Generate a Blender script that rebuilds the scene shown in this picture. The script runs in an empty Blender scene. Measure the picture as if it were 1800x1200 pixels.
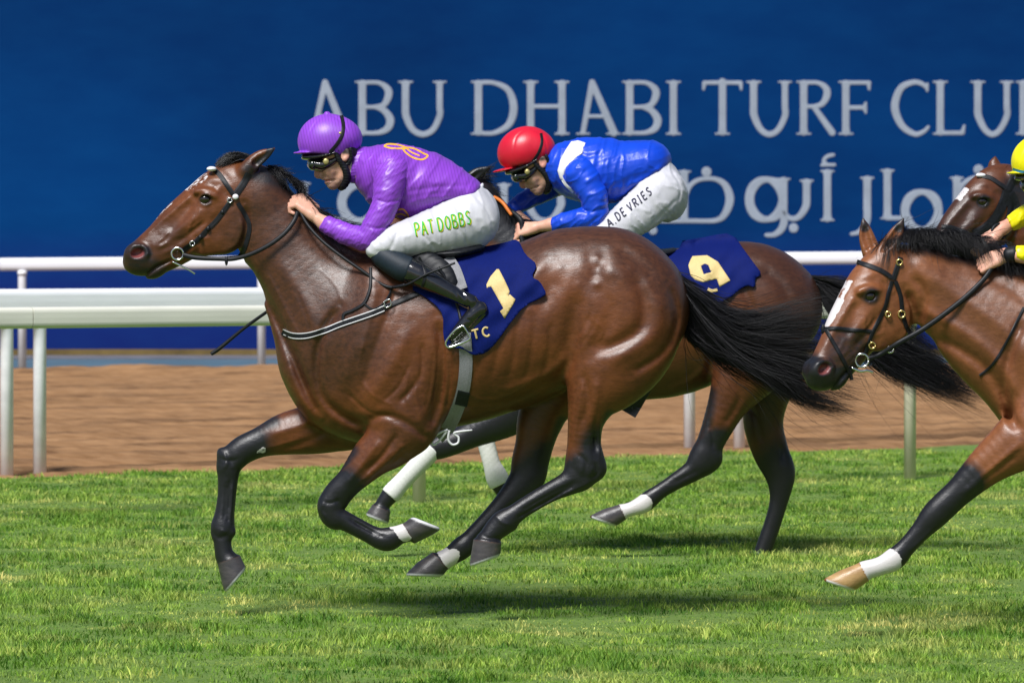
import bpy, math, random
import numpy as np
from mathutils import Vector
from mathutils.bvhtree import BVHTree

# ------------------------------------------------------------------ camera, light, exposure
SC = bpy.context.scene
F, D0, HC, CX, CY = 6720.0, 16.0, 1.5, 900.0, 455.0     # focal length in photo pixels, distance, eye height
COL = SC.collection
cam_d = bpy.data.cameras.new('camera')
cam = bpy.data.objects.new('camera', cam_d); COL.objects.link(cam)
cam.location = (0, -D0, HC); cam.rotation_euler = (math.radians(90), 0, 0)
cam_d.sensor_width = 36; cam_d.lens = F / 1800 * 36
cam_d.shift_y = -(600 - CY) / 1800
cam_d.clip_start = 0.5; cam_d.clip_end = 2000
cam_d.dof.use_dof = True; cam_d.dof.focus_distance = 16.0; cam_d.dof.aperture_fstop = 6.5
SC.camera = cam

SUN_EL, SUN_AZ = 52.0, -26.0          # degrees: height, and turn to the right of the camera
world = bpy.data.worlds.new("World"); SC.world = world; world.use_nodes = True
wn = world.node_tree.nodes; wl = world.node_tree.links
for n in list(wn): wn.remove(n)
sky = wn.new('ShaderNodeTexSky'); sky.sky_type = 'NISHITA'; sky.sun_disc = False
sky.sun_elevation = math.radians(SUN_EL)
sky.sun_rotation = math.radians(180 - SUN_AZ)
bg = wn.new('ShaderNodeBackground'); bg.inputs[1].default_value = 0.072
wo = wn.new('ShaderNodeOutputWorld')
wl.new(sky.outputs[0], bg.inputs[0]); wl.new(bg.outputs[0], wo.inputs[0])
sun_d = bpy.data.lights.new('sun', 'SUN'); sun_d.energy = 4.9; sun_d.angle = math.radians(20)
sun_d.color = (1.0, 0.985, 0.97)
sun = bpy.data.objects.new('sun', sun_d); COL.objects.link(sun)
_e, _a = math.radians(SUN_EL), math.radians(SUN_AZ)
sdir = Vector((math.sin(_a) * math.cos(_e), -math.cos(_a) * math.cos(_e), math.sin(_e)))
sun.rotation_euler = sdir.to_track_quat('Z', 'Y').to_euler(); sun.location = sdir * 40
SC.view_settings.view_transform = 'Standard'; SC.view_settings.look = 'None'
SC.view_settings.exposure = 0.1; SC.view_settings.gamma = 1.0
SC.view_settings.use_curve_mapping = False

# ------------------------------------------------------------------ helpers: objects and labels
def tag(o, label=None, cat=None, group=None, kind=None):
    if label: o['label'] = label
    if cat: o['category'] = cat
    if group: o['group'] = group
    if kind: o['kind'] = kind
    return o
def empty(name, loc, label=None, cat=None, group=None):
    o = bpy.data.objects.new(name, None); COL.objects.link(o); o.location = loc
    o.empty_display_size = 0.2
    return tag(o, label, cat, group)
def root_loc(p):
    v = Vector((0, 0, 0))
    while p is not None:
        v = v + Vector(p.location); p = p.parent
    return v
def link_mesh(name, V, faces, mat, parent=None, smooth=True):
    """V (n,3) world coordinates, faces: array (m,4)/(m,3) or list of lists"""
    V = np.asarray(V, dtype=np.float64)
    me = bpy.data.meshes.new(name)
    off = np.array(root_loc(parent)) if parent else np.zeros(3)
    V = V - off
    if isinstance(faces, np.ndarray):
        m, k = faces.shape
        me.vertices.add(len(V)); me.vertices.foreach_set('co', V.astype(np.float32).ravel())
        me.loops.add(m * k); me.loops.foreach_set('vertex_index', faces.astype(np.int32).ravel())
        me.polygons.add(m); me.polygons.foreach_set('loop_start', np.arange(0, m * k, k, dtype=np.int32))
        me.update(calc_edges=True)
    else:
        me.from_pydata(V.tolist(), [], faces)
    me.validate()
    me.polygons.foreach_set('use_smooth', np.full(len(me.polygons), smooth))
    me.materials.append(mat)
    me.update()
    o = bpy.data.objects.new(name, me); COL.objects.link(o)
    if parent: o.parent = parent
    return o
class MB:
    """collects simple shapes into one mesh"""
    def __init__(s): s.v = []; s.f = []
    def add(s, V, Fs):
        b = len(s.v); s.v.extend([tuple(x) for x in V]); s.f.extend([[b + i for i in f] for f in Fs])
    def box(s, x0, x1, y0, y1, z0, z1):
        V = [(x, y, z) for x in (x0, x1) for y in (y0, y1) for z in (z0, z1)]
        s.add(V, [(0, 1, 3, 2), (4, 6, 7, 5), (0, 4, 5, 1), (2, 3, 7, 6), (0, 2, 6, 4), (1, 5, 7, 3)])
    def tube(s, pts, rad, n=8, flat=1.0, caps=True):
        V, Fs = tube_geo(pts, rad, n, flat, caps); s.add(V, Fs)
    def build(s, name, mat, parent=None, smooth=True):
        return link_mesh(name, s.v, s.f, mat, parent, smooth)
def tube_geo(pts, rad, n=8, flat=1.0, caps=True):
    P = np.asarray(pts, float); m = len(P)
    R = np.full(m, rad, float) if np.isscalar(rad) else np.asarray(rad, float)
    T = np.gradient(P, axis=0); T /= np.linalg.norm(T, axis=1)[:, None] + 1e-12
    V = []
    up = np.array([0.0, 1.0, 0.0])
    if abs(T[0] @ up) > 0.9: up = np.array([0, 0, 1.0])
    a = up - T[0] * (up @ T[0]); a /= np.linalg.norm(a)
    for i in range(m):
        a = a - T[i] * (a @ T[i]); a /= np.linalg.norm(a) + 1e-12
        b = np.cross(T[i], a)
        for k in range(n):
            t = 2 * math.pi * k / n
            V.append(P[i] + R[i] * (math.cos(t) * a * flat + math.sin(t) * b))
    Fs = []
    for i in range(m - 1):
        for k in range(n):
            k2 = (k + 1) % n
            Fs.append((i * n + k, i * n + k2, (i + 1) * n + k2, (i + 1) * n + k))
    if caps:
        Fs.append(tuple(range(n))[::-1]); Fs.append(tuple((m - 1) * n + k for k in range(n)))
    return V, Fs
def spline(pts, sub=6, closed=False):
    P = np.asarray(pts, float); n = len(P)
    if n < 3 and not closed:
        t = np.linspace(0, 1, sub + 1)[:, None]; return P[0] * (1 - t) + P[1] * t
    out = []
    rng = range(n) if closed else range(n - 1)
    for i in rng:
        if closed: p0, p1, p2, p3 = P[(i - 1) % n], P[i], P[(i + 1) % n], P[(i + 2) % n]
        else: p0, p1, p2, p3 = P[max(i - 1, 0)], P[i], P[i + 1], P[min(i + 2, n - 1)]
        for j in range(sub):
            t = j / sub
            out.append(0.5 * ((2 * p1) + (-p0 + p2) * t + (2 * p0 - 5 * p1 + 4 * p2 - p3) * t * t + (-p0 + 3 * p1 - 3 * p2 + p3) * t ** 3))
    if not closed: out.append(P[-1])
    return np.array(out)

# A figure is modelled in units of photo pixels at its own distance: (u across, v down, w depth).
class Frame:
    def __init__(s, Y): s.Y = Y; s.s = F / (D0 + Y)
    def world(s, U):
        U = np.asarray(U, float)
        Y = s.Y + U[..., 2] / s.s; k = (D0 + Y) / F
        return np.stack([(U[..., 0] - CX) * k, Y, HC - (U[..., 1] - CY) * k], -1)

# ------------------------------------------------------------------ signed distance modelling
def _smin(a, b, k):
    h = np.maximum(k - np.abs(a - b), 0) / k
    return np.minimum(a, b) - h * h * k * 0.25
class Sweep:
    """stations (u, v, r, w, rw): a body swept along a line, r in the picture plane, rw in depth"""
    def __init__(s, pts, sub=4, p=2.0):
        q = []
        for t in pts:
            u, v, r = t[:3]; w = t[3] if len(t) > 3 else 0; rw = t[4] if len(t) > 4 else r
            q.append((u, v, r, w, rw))
        s.q = spline(q, sub) if len(q) > 1 else np.array([q[0], q[0]], float) + np.array([[0] * 5, [0.01, 0, 0, 0, 0]])
        s.p = p
        q = s.q
        s.bb = (q[:, 0] - q[:, 2], q[:, 0] + q[:, 2], q[:, 1] - q[:, 2], q[:, 1] + q[:, 2], q[:, 3] - q[:, 4], q[:, 3] + q[:, 4])
        s.bb = [s.bb[0].min(), s.bb[1].max(), s.bb[2].min(), s.bb[3].max(), s.bb[4].min(), s.bb[5].max()]
    def __call__(s, u, v, w):
        best = np.full(u.shape, 1e4, np.float32)
        q = s.q
        for i in range(len(q) - 1):
            a, b = q[i], q[i + 1]
            dx, dy = b[0] - a[0], b[1] - a[1]; L = dx * dx + dy * dy + 1e-9
            t = np.clip(((u - a[0]) * dx + (v - a[1]) * dy) / L, 0, 1)
            d2 = (u - a[0] - dx * t) ** 2 + (v - a[1] - dy * t) ** 2
            r = a[2] + (b[2] - a[2]) * t; rw = a[4] + (b[4] - a[4]) * t
            dw = w - (a[3] + (b[3] - a[3]) * t)
            if s.p == 2.0: f = np.sqrt(d2 / (r * r) + dw * dw / (rw * rw)) + 1e-4
            else: f = ((d2 / (r * r)) ** (s.p / 2) + (np.abs(dw) / rw) ** s.p) ** (1 / s.p) + 1e-4
            Ln = np.sqrt(d2 + dw * dw) + 1e-4
            d = Ln * (1 - 1 / f)
            d = np.maximum(d, -np.minimum(r, rw))
            best = np.minimum(best, d)
        return best
class Cap:
    """chain of round cones through (u, v, w, r)"""
    def __init__(s, pts, sub=3):
        q = spline(pts, sub) if sub > 1 and len(pts) > 2 else np.array(pts, float)
        s.q = q
        s.bb = [(q[:, 0] - q[:, 3]).min(), (q[:, 0] + q[:, 3]).max(), (q[:, 1] - q[:, 3]).min(), (q[:, 1] + q[:, 3]).max(), (q[:, 2] - q[:, 3]).min(), (q[:, 2] + q[:, 3]).max()]
    def __call__(s, u, v, w):
        best = np.full(u.shape, 1e4, np.float32)
        for a, b in zip(s.q[:-1], s.q[1:]):
            d = b[:3] - a[:3]; L = d @ d + 1e-9
            t = np.clip(((u - a[0]) * d[0] + (v - a[1]) * d[1] + (w - a[2]) * d[2]) / L, 0, 1)
            dd = np.sqrt((u - a[0] - d[0] * t) ** 2 + (v - a[1] - d[1] * t) ** 2 + (w - a[2] - d[2] * t) ** 2) - (a[3] + (b[3] - a[3]) * t)
            best = np.minimum(best, dd)
        return best
class Ell:
    """ellipsoid: centre, radii, turned by ang degrees in the picture plane, yaw about v, roll about u"""
    def __init__(s, c, r, ang=0, yaw=0):
        s.c = c; s.r = r; a = math.radians(ang); b = math.radians(yaw)
        s.R = np.array([[math.cos(a), math.sin(a), 0], [-math.sin(a), math.cos(a), 0], [0, 0, 1]]) @ np.array([[math.cos(b), 0, math.sin(b)], [0, 1, 0], [-math.sin(b), 0, math.cos(b)]])
        m = max(r); e = [m, m, m]
        s.bb = [c[0] - e[0], c[0] + e[0], c[1] - e[1], c[1] + e[1], c[2] - e[2], c[2] + e[2]]
    def __call__(s, u, v, w):
        x, y, z = u - s.c[0], v - s.c[1], w - s.c[2]; R = s.R
        a = (R[0, 0] * x + R[0, 1] * y + R[0, 2] * z); b = (R[1, 0] * x + R[1, 1] * y + R[1, 2] * z); c = (R[2, 0] * x + R[2, 1] * y + R[2, 2] * z)
        f = np.sqrt((a / s.r[0]) ** 2 + (b / s.r[1]) ** 2 + (c / s.r[2]) ** 2) + 1e-4
        return np.maximum(np.sqrt(a * a + b * b + c * c) * (1 - 1 / f), -min(s.r))
class Hoof:
    """hoof wall from coronet a to sole b (u, v, w); the sole is the plane through the line sole in the picture plane"""
    def __init__(s, a, b, r0, r1, rw=0.92, sole=None):
        s.a = np.array(a, float); s.b = np.array(b, float); s.r0, s.r1, s.rw = r0, r1, rw
        d = (s.b - s.a)[:2]
        if sole is None: s.n = d / np.linalg.norm(d); s.p = s.b[:2]
        else:
            p, q = np.array(sole[0], float), np.array(sole[1], float); e = q - p; n = np.array([-e[1], e[0]]) / np.linalg.norm(e)
            s.n = n if n @ d > 0 else -n; s.p = p
        m = max(r0, r1) * 1.7; q = np.array([a, b], float)
        s.bb = [q[:, 0].min() - m, q[:, 0].max() + m, q[:, 1].min() - m, q[:, 1].max() + m, q[:, 2].min() - m, q[:, 2].max() + m]
    def sole_d(s, u, v): return (u - s.p[0]) * s.n[0] + (v - s.p[1]) * s.n[1]
    def t(s, u, v, w):
        d = s.b - s.a; return ((u - s.a[0]) * d[0] + (v - s.a[1]) * d[1] + (w - s.a[2]) * d[2]) / (d @ d)
    def __call__(s, u, v, w):
        d = s.b - s.a; L = math.sqrt(d @ d); t = s.t(u, v, w)
        tc = np.clip(t, 0, 1.15)
        pu, pv, pw = u - s.a[0] - d[0] * t, v - s.a[1] - d[1] * t, (w - s.a[2] - d[2] * t) / s.rw
        rad = np.sqrt(pu ** 2 + pv ** 2 + pw ** 2) - (s.r0 + (s.r1 - s.r0) * tc) - 0.8 * np.exp(-(t / 0.08) ** 2)
        cap = np.maximum(-t * L - 3, s.sole_d(u, v))
        return -_smin(-rad, -cap, 7.0)
def polydist(u, v, pts, sub=4):
    q = spline(pts, sub) if len(pts) > 2 else np.array(pts, float)
    q = q[:, :2]
    best = np.full(u.shape, 1e6)
    for a, b in zip(q[:-1], q[1:]):
        d = b - a; L = d @ d + 1e-9
        t = np.clip(((u - a[0]) * d[0] + (v - a[1]) * d[1]) / L, 0, 1)
        best = np.minimum(best, (u - a[0] - d[0] * t) ** 2 + (v - a[1] - d[1] * t) ** 2)
    return np.sqrt(best)
class Stroke:
    """sculpting stroke: raises (amp > 0) or cuts (amp < 0) the skin along a line"""
    def __init__(s, pts, width, amp, wr=None):
        s.pts = pts; s.wd = width; s.amp = amp; s.wr = wr
        q = spline(pts, 4) if len(pts) > 2 else np.array(pts, float); m = width * 2.5
        s.bb = [q[:, 0].min() - m, q[:, 0].max() + m, q[:, 1].min() - m, q[:, 1].max() + m, -1e4 if wr is None else wr[0], 1e4 if wr is None else wr[1]]
    def disp(s, u, v, w):
        d = polydist(u, v, s.pts); a, b = s.pts[0], s.pts[-1]
        e = np.minimum(np.hypot(u - a[0], v - a[1]), np.hypot(u - b[0], v - b[1]))
        L = math.hypot(b[0] - a[0], b[1] - a[1])
        return s.amp * np.exp(-(d / s.wd) ** 2) * np.clip(0.12 + e / max(1.0, min(2.6 * s.wd, 0.4 * L)), 0, 1)
class Xf:
    """a primitive or stroke carried to another place: p = c + k * R (q - c0)"""
    def __init__(s, prim, c0, c, k=1.0, rot=0.0, yaw=0.0):
        s.pr = prim; s.c0 = np.array(c0, float); s.c = np.array(c, float); s.k = k
        a, b = math.radians(rot), math.radians(yaw)
        A = np.array([[math.cos(a), -math.sin(a), 0], [math.sin(a), math.cos(a), 0], [0, 0, 1]])
        B = np.array([[math.cos(b), 0, -math.sin(b)], [0, 1, 0], [math.sin(b), 0, math.cos(b)]])
        s.R = B @ A
        if prim is not None:
            bb = np.array(prim.bb); bb[4] = max(bb[4], -90); bb[5] = min(bb[5], 90)
            cs = np.array([[bb[i], bb[2 + j], bb[4 + l]] for i in (0, 1) for j in (0, 1) for l in (0, 1)])
            P = s.fwd(cs); s.bb = [P[:, 0].min(), P[:, 0].max(), P[:, 1].min(), P[:, 1].max(), P[:, 2].min(), P[:, 2].max()]
            s.wr = getattr(prim, 'wr', None)
            if isinstance(prim, Stroke): s.bb[4], s.bb[5] = -1e4, 1e4
    def fwd(s, q): return s.c + s.k * (np.asarray(q, float) - s.c0) @ s.R.T
    def inv(s, u, v, w):
        x, y, z = (u - s.c[0]) / s.k, (v - s.c[1]) / s.k, (w - s.c[2]) / s.k; R = s.R
        return (R[0, 0] * x + R[1, 0] * y + R[2, 0] * z + s.c0[0], R[0, 1] * x + R[1, 1] * y + R[2, 1] * z + s.c0[1], R[0, 2] * x + R[1, 2] * y + R[2, 2] * z + s.c0[2])
    def __call__(s, u, v, w): return s.pr(*s.inv(u, v, w)) * s.k
    def disp(s, u, v, w): return s.pr.disp(*s.inv(u, v, w)) * s.k
    def t(s, u, v, w): return s.pr.t(*s.inv(u, v, w))
    def fn(s, u, v, w): return s.pr.fn(*s.inv(u, v, w)) * s.k
class Half:
    """half space on the side the normal points to, within a box"""
    def __init__(s, p, n, bb=(-1e4, 1e4, -1e4, 1e4, -1e4, 1e4)): s.p = p; m = math.sqrt(sum(x * x for x in n)); s.n = [x / m for x in n]; s.bb = list(bb)
    def __call__(s, u, v, w): return -((u - s.p[0]) * s.n[0] + (v - s.p[1]) * s.n[1] + (w - s.p[2]) * s.n[2])
class Warp:
    """free displacement d += fn(u, v, w) within a box"""
    def __init__(s, fn, bb=(-1e5, 1e5, -1e5, 1e5, -1e5, 1e5)): s.fn = fn; s.bb = bb
AMP = [1.0]
class Field:
    def __init__(s): s.ops = []
    def add(s, prim, k=10): s.ops.append(('add', prim, k)); return s
    def sub(s, prim, k=4): s.ops.append(('sub', prim, k)); return s
    def stroke(s, pts, width, amp, wr=None): amp = amp * AMP[0]; s.ops.append(('disp', Stroke(pts, width, amp, wr), 0)); return s
    def warp(s, fn, bb=(-1e5, 1e5, -1e5, 1e5, -1e5, 1e5)): s.ops.append(('warp', Warp(fn, bb), 0)); return s
    def graft(s, ops, **xf):
        """take over the operations of another field, carried by a similarity"""
        for kind, pr, k in ops: s.ops.append((kind, Xf(pr, **xf), k * xf.get('k', 1.0)))
        return s
    def eval_cells(s, cu, cv, cw, offs, margin, half):
        """cell origins (M,), offsets (K,3) -> (M,K)"""
        M = len(cu); K = len(offs); d = np.full((M, K), 1e3, np.float32)
        ou, ov, ow = offs[:, 0][None], offs[:, 1][None], offs[:, 2][None]
        for kind, pr, k in s.ops:
            b = pr.bb; m = margin + k + half if kind in ('add', 'sub') else half
            sel = np.nonzero((cu > b[0] - m - half) & (cu < b[1] + m) & (cv > b[2] - m - half) & (cv < b[3] + m) & (cw > b[4] - m - half) & (cw < b[5] + m))[0]
            for c in range(0, len(sel), 400):
                ss = sel[c:c + 400]
                u = (cu[ss][:, None] + ou).astype(np.float32); v = (cv[ss][:, None] + ov).astype(np.float32); w = (cw[ss][:, None] + ow).astype(np.float32)
                dd = d[ss]
                if kind == 'add': d[ss] = _smin(dd, pr(u, v, w), k)
                elif kind == 'sub': d[ss] = -_smin(-dd, pr(u, v, w), k)
                elif kind == 'disp':
                    x = pr.disp(u, v, w)
                    if pr.wr is not None:
                        x = x * np.clip((w - pr.wr[0]) / 6, 0, 1) * np.clip((pr.wr[1] - w) / 6, 0, 1)
                    d[ss] = dd - x
                else: d[ss] = dd + pr.fn(u, v, w)
        return d
    def mesh(s, vox, smooth=1, slack=1.5, pad=6):
        bbs = np.array([p.bb for k, p, _ in s.ops if k == 'add'])
        lo = bbs[:, [0, 2, 4]].min(0) - pad; hi = bbs[:, [1, 3, 5]].max(0) + pad
        C = 8; cs = C * vox
        n = np.ceil((hi - lo) / cs).astype(int)
        gi = np.stack(np.meshgrid(*[np.arange(k) for k in n], indexing='ij'), -1).reshape(-1, 3)
        org = lo + gi * cs
        ctr = org + cs / 2
        dc = s.eval_cells(ctr[:, 0], ctr[:, 1], ctr[:, 2], np.zeros((1, 3)), cs * 2, 0)[:, 0]
        act = np.nonzero(np.abs(dc) < cs * slack)[0]
        Dn = np.empty((n[0], C, n[1], C, n[2], C), np.float32)
        Dn[:] = np.where(dc > 0, 50, -50).astype(np.float32).reshape(n[0], 1, n[1], 1, n[2], 1)
        o = np.stack(np.meshgrid(*[np.arange(C)] * 3, indexing='ij'), -1).reshape(-1, 3) * vox
        fine = s.eval_cells(org[act, 0], org[act, 1], org[act, 2], o, vox * 2.5, cs)
        g = gi[act]
        Dn[g[:, 0], :, g[:, 1], :, g[:, 2], :] = fine.reshape(-1, C, C, C)
        Dn = Dn.reshape(n[0] * C, n[1] * C, n[2] * C)
        V, Q = surface_nets(Dn)
        V = lo + V * vox
        if smooth: V = laplace(V, Q, smooth)
        return V, Q
def surface_nets(D):
    S = D < 0
    nx, ny, nz = D.shape
    c = S[:-1, :-1, :-1].astype(np.int8)
    for i, j, k in ((1, 0, 0), (0, 1, 0), (0, 0, 1), (1, 1, 0), (1, 0, 1), (0, 1, 1), (1, 1, 1)):
        c = c + S[i:nx - 1 + i, j:ny - 1 + j, k:nz - 1 + k]
    I, J, K = np.nonzero((c > 0) & (c < 8))
    idx = np.full((nx - 1, ny - 1, nz - 1), -1, np.int32); idx[I, J, K] = np.arange(len(I))
    acc = np.zeros((len(I), 3)); cnt = np.zeros(len(I))
    cor = [(0, 0, 0), (1, 0, 0), (0, 1, 0), (1, 1, 0), (0, 0, 1), (1, 0, 1), (0, 1, 1), (1, 1, 1)]
    vals = [D[I + a, J + b, K + e] for a, b, e in cor]
    for a in range(8):
        for b in range(a + 1, 8):
            A, B = np.array(cor[a]), np.array(cor[b])
            if np.abs(A - B).sum() != 1: continue
            va, vb = vals[a], vals[b]; m = (va < 0) != (vb < 0)
            t = np.where(m, va / np.where(m, va - vb, 1), 0)
            acc += np.where(m[:, None], A + (B - A) * t[:, None], 0); cnt += m
    V = np.stack([I, J, K], -1) + acc / cnt[:, None]
    quads = []
    for ax in range(3):
        sl0 = [slice(1, -1)] * 3; sl1 = [slice(1, -1)] * 3
        sl0[ax] = slice(0, -1); sl1[ax] = slice(1, None)
        a = S[tuple(sl0)]; b = S[tuple(sl1)]
        E = np.nonzero(a != b); E = [E[0].copy(), E[1].copy(), E[2].copy()]
        inside = a[tuple(E)]
        for q in range(3):
            if q != ax: E[q] = E[q] + 1
        o1, o2 = [(1, 2), (2, 0), (0, 1)][ax]
        def cell(d1, d2):
            e = [E[0].copy(), E[1].copy(), E[2].copy()]; e[o1] = e[o1] - d1; e[o2] = e[o2] - d2
            return idx[e[0], e[1], e[2]]
        q4 = np.stack([cell(1, 1), cell(0, 1), cell(0, 0), cell(1, 0)], -1)
        q4[~inside] = q4[~inside][:, ::-1]
        quads.append(q4)
    Q = np.concatenate(quads)
    Q = Q[(Q >= 0).all(1)]
    return V, Q
def laplace(V, Q, it=1, lam=0.5):
    for _ in range(it):
        acc = np.zeros_like(V); cnt = np.zeros(len(V))
        for a, b in ((0, 1), (1, 2), (2, 3), (3, 0)):
            for i, j in ((a, b), (b, a)):
                for k in range(3): acc[:, k] += np.bincount(Q[:, i], V[Q[:, j], k], len(V))
                cnt += np.bincount(Q[:, i], minlength=len(V))
        V = V + lam * (acc / np.maximum(cnt, 1)[:, None] - V)
    return V
class Skin:
    """a meshed field with its own ray caster in figure units"""
    def __init__(s, V, Q): s.V = V; s.Q = Q; s.bvh = BVHTree.FromPolygons(V.tolist(), Q.tolist(), all_triangles=False)
    def near(s, u, v, w0=-900, dw=1.0):
        h = s.bvh.ray_cast(Vector((u, v, w0)), Vector((0, 0, dw)))
        return None if h[0] is None else h[0][2]
class Multi:
    """several skins, the one nearest to the viewer's side counts"""
    def __init__(s, *sk): s.sk = sk
    def near(s, u, v, w0=-900, dw=1.0):
        r = [x for x in (k.near(u, v, w0, dw) for k in s.sk) if x is not None]
        return None if not r else (min(r) if dw > 0 else max(r))
def merge_skins(lst):
    Vs, Qs, b = [], [], 0
    for s in lst: Vs.append(s.V); Qs.append(s.Q + b); b += len(s.V)
    return Skin(np.concatenate(Vs), np.concatenate(Qs))
def fill_gaps(W):
    """fill None along rows by nearest known value"""
    W = np.array([np.nan if x is None else x for x in W], float)
    ok = ~np.isnan(W)
    if not ok.any(): return np.zeros(len(W))
    i = np.arange(len(W)); return np.interp(i, i[ok], W[ok])
def sm1(W, n=2):
    for _ in range(n):
        P = np.pad(W, 1, mode='edge'); W = (P[:-2] + 2 * P[1:-1] + P[2:]) / 4
    return W
def poly_resample(pts, step):
    q = spline(pts, 12) if len(pts) > 2 else np.array(pts, float)
    d = np.r_[0, np.cumsum(np.linalg.norm(np.diff(q[:, :2], axis=0), axis=1))]
    n = max(2, int(d[-1] / step) + 1); t = np.linspace(0, d[-1], n)
    return np.stack([np.interp(t, d, q[:, k]) for k in range(q.shape[1])], -1)
def strap(fr, skin, pts, width, thick=2.0, off=0.6, step=3.0, far=False, smooth=3, across=4, wlim=None):
    """leather strap lying on the skin along (u, v[, width]) points -> (V, faces) in world"""
    q = poly_resample(pts, step); n = len(q)
    T = np.gradient(q[:, :2], axis=0); T /= np.linalg.norm(T, axis=1)[:, None]
    N = np.stack([-T[:, 1], T[:, 0]], -1)
    wd = q[:, 2] if q.shape[1] > 2 else np.full(n, width)
    m = across + 1
    W = np.zeros((n, m)); U = np.zeros((n, m, 2))
    sgn = -1.0 if not far else 1.0
    for j in range(m):
        f = (j / across - 0.5)
        U[:, j] = q[:, :2] + N * (wd * f)[:, None]
        W[:, j] = fill_gaps([skin.near(a, b, -900 if not far else 900, 1.0 if not far else -1.0) for a, b in U[:, j]])
    c = sm1(W.mean(1), smooth)
    if wlim is not None: c = np.clip(c, wlim[0], wlim[1])
    for j in range(m): W[:, j] = np.minimum(sm1(W[:, j], smooth), c + 3) if not far else np.maximum(sm1(W[:, j], smooth), c - 3)
    top = np.dstack([U, W + sgn * (off + thick)])
    bot = np.dstack([U, W + sgn * (-1.0)])
    e = np.linspace(-1, 1, m); rnd = (np.abs(e) ** 6) * thick * 0.4
    top[:, :, 2] -= sgn * rnd[None]
    V = np.concatenate([top.reshape(-1, 3), bot.reshape(-1, 3)])
    Fs = []; nb = n * m
    for i in range(n - 1):
        for j in range(m - 1):
            a = i * m + j
            Fs.append((a, a + 1, a + m + 1, a + m)); Fs.append((nb + a, nb + a + m, nb + a + m + 1, nb + a + 1))
        a = i * m; Fs.append((a, a + m, nb + a + m, nb + a)); a = i * m + m - 1; Fs.append((a, nb + a, nb + a + m, a + m))
    for i in (0, n - 1):
        for j in range(m - 1):
            a = i * m + j; Fs.append((a, nb + a, nb + a + 1, a + 1) if i == 0 else (a, a + 1, nb + a + 1, nb + a))
    return fr.world(V), Fs
def drape(fr, skin, poly, off=2.0, step=7.0, fold=None, thick=1.6, wtop=None, far=False, hole=None):
    """cloth with the outline poly (u, v) laid on the skin -> (V, faces)"""
    from mathutils.geometry import delaunay_2d_cdt
    P = np.array(poly, float); d = []
    for a, b in zip(P, np.roll(P, -1, 0)):
        k = max(1, int(np.linalg.norm(b - a) / step)); d += [a + (b - a) * i / k for i in range(k)]
    d = np.array(d); nb = len(d)
    us = np.arange(P[:, 0].min() + step / 2, P[:, 0].max(), step); vs = np.arange(P[:, 1].min() + step / 2, P[:, 1].max(), step)
    pts = [tuple(x) for x in d]
    for i, u in enumerate(us):
        for v in vs:
            vv = v + (step / 2 if i % 2 else 0)
            inside = False
            for a, b in zip(d, np.roll(d, -1, 0)):
                if (a[1] > vv) != (b[1] > vv) and u < (b[0] - a[0]) * (vv - a[1]) / (b[1] - a[1]) + a[0]: inside = not inside
            if inside and (hole is None or min((a[0] - u) ** 2 + (a[1] - vv) ** 2 for a in hole) > (step * 0.6) ** 2) and np.min((d[:, 0] - u) ** 2 + (d[:, 1] - vv) ** 2) > (step * 0.45) ** 2: pts.append((u, vv))
    edges = []
    if hole is not None:
        hole = [tuple(np.array(a) + (np.array(b) - np.array(a)) * i / 6) for a, b in zip(hole, hole[1:] + hole[:1]) for i in range(6)]
        pts = [p for p in pts if min((a[0] - p[0]) ** 2 + (a[1] - p[1]) ** 2 for a in hole) > 4 or p in pts[:nb]]
        k0 = len(pts); pts += [tuple(map(float, x)) for x in hole]; edges = [(k0 + i, k0 + (i + 1) % len(hole)) for i in range(len(hole))]
    r = delaunay_2d_cdt([Vector(p) for p in pts], edges, [list(range(nb))], 1, 1e-5)
    U = np.array([tuple(x) for x in r[0]]); T = [list(f) for f in r[2]]
    if hole is not None:
        def inh(p):
            c = False
            for a, b in zip(hole, hole[1:] + hole[:1]):
                if (a[1] > p[1]) != (b[1] > p[1]) and p[0] < (b[0] - a[0]) * (p[1] - a[1]) / (b[1] - a[1]) + a[0]: c = not c
            return c
        T = [t for t in T if not inh(U[t].mean(0))]
    w0, dw = (-900, 1.0) if not far else (900, -1.0); sg = -1.0 if not far else 1.0
    W = np.array([np.nan if (x := skin.near(a, b, w0, dw)) is None else x for a, b in U])
    bad = np.isnan(W)
    if bad.any():
        ok = np.nonzero(~bad)[0]
        for i in np.nonzero(bad)[0]:
            j = ok[np.argmin(((U[ok] - U[i]) ** 2).sum(1))]; dd = math.sqrt(((U[j] - U[i]) ** 2).sum())
            W[i] = W[j] + sg * -dd * 1.2 if wtop is None else W[j] * max(0, 1 - dd / wtop)
    nbr = [set() for _ in U]
    for t in T:
        for i in t: nbr[i].update(t)
    for _ in range(3):
        W = np.array([0.5 * W[i] + 0.5 * np.mean([W[j] for j in nbr[i]]) for i in range(len(W))])
    o = np.full(len(U), off, float)
    if fold is not None: o = o + fold(U[:, 0], U[:, 1])
    A = np.column_stack([U, W + sg * o]); B = np.column_stack([U, W + sg * (o - thick)])
    n = len(U); E = {}
    flip = (not far)
    F_ = []
    for t in T:
        for a, b in zip(t, t[1:] + t[:1]): E[(a, b)] = 1
        F_.append(t if flip else t[::-1]); F_.append([n + i for i in (t[::-1] if flip else t)])
    for (a, b) in list(E):
        if (b, a) not in E: F_.append([b, a, n + a, n + b] if flip else [a, b, n + b, n + a])
    return fr.world(np.concatenate([A, B])), F_
def utube(fr, pts, rad, sub=6, n=8, flat=1.0):
    q = spline(pts, sub); P = fr.world(q[:, :3])
    r = (q[:, 3] if q.shape[1] > 3 else np.full(len(q), rad)) / fr.s
    return tube_geo(P, r, n, flat)

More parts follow.
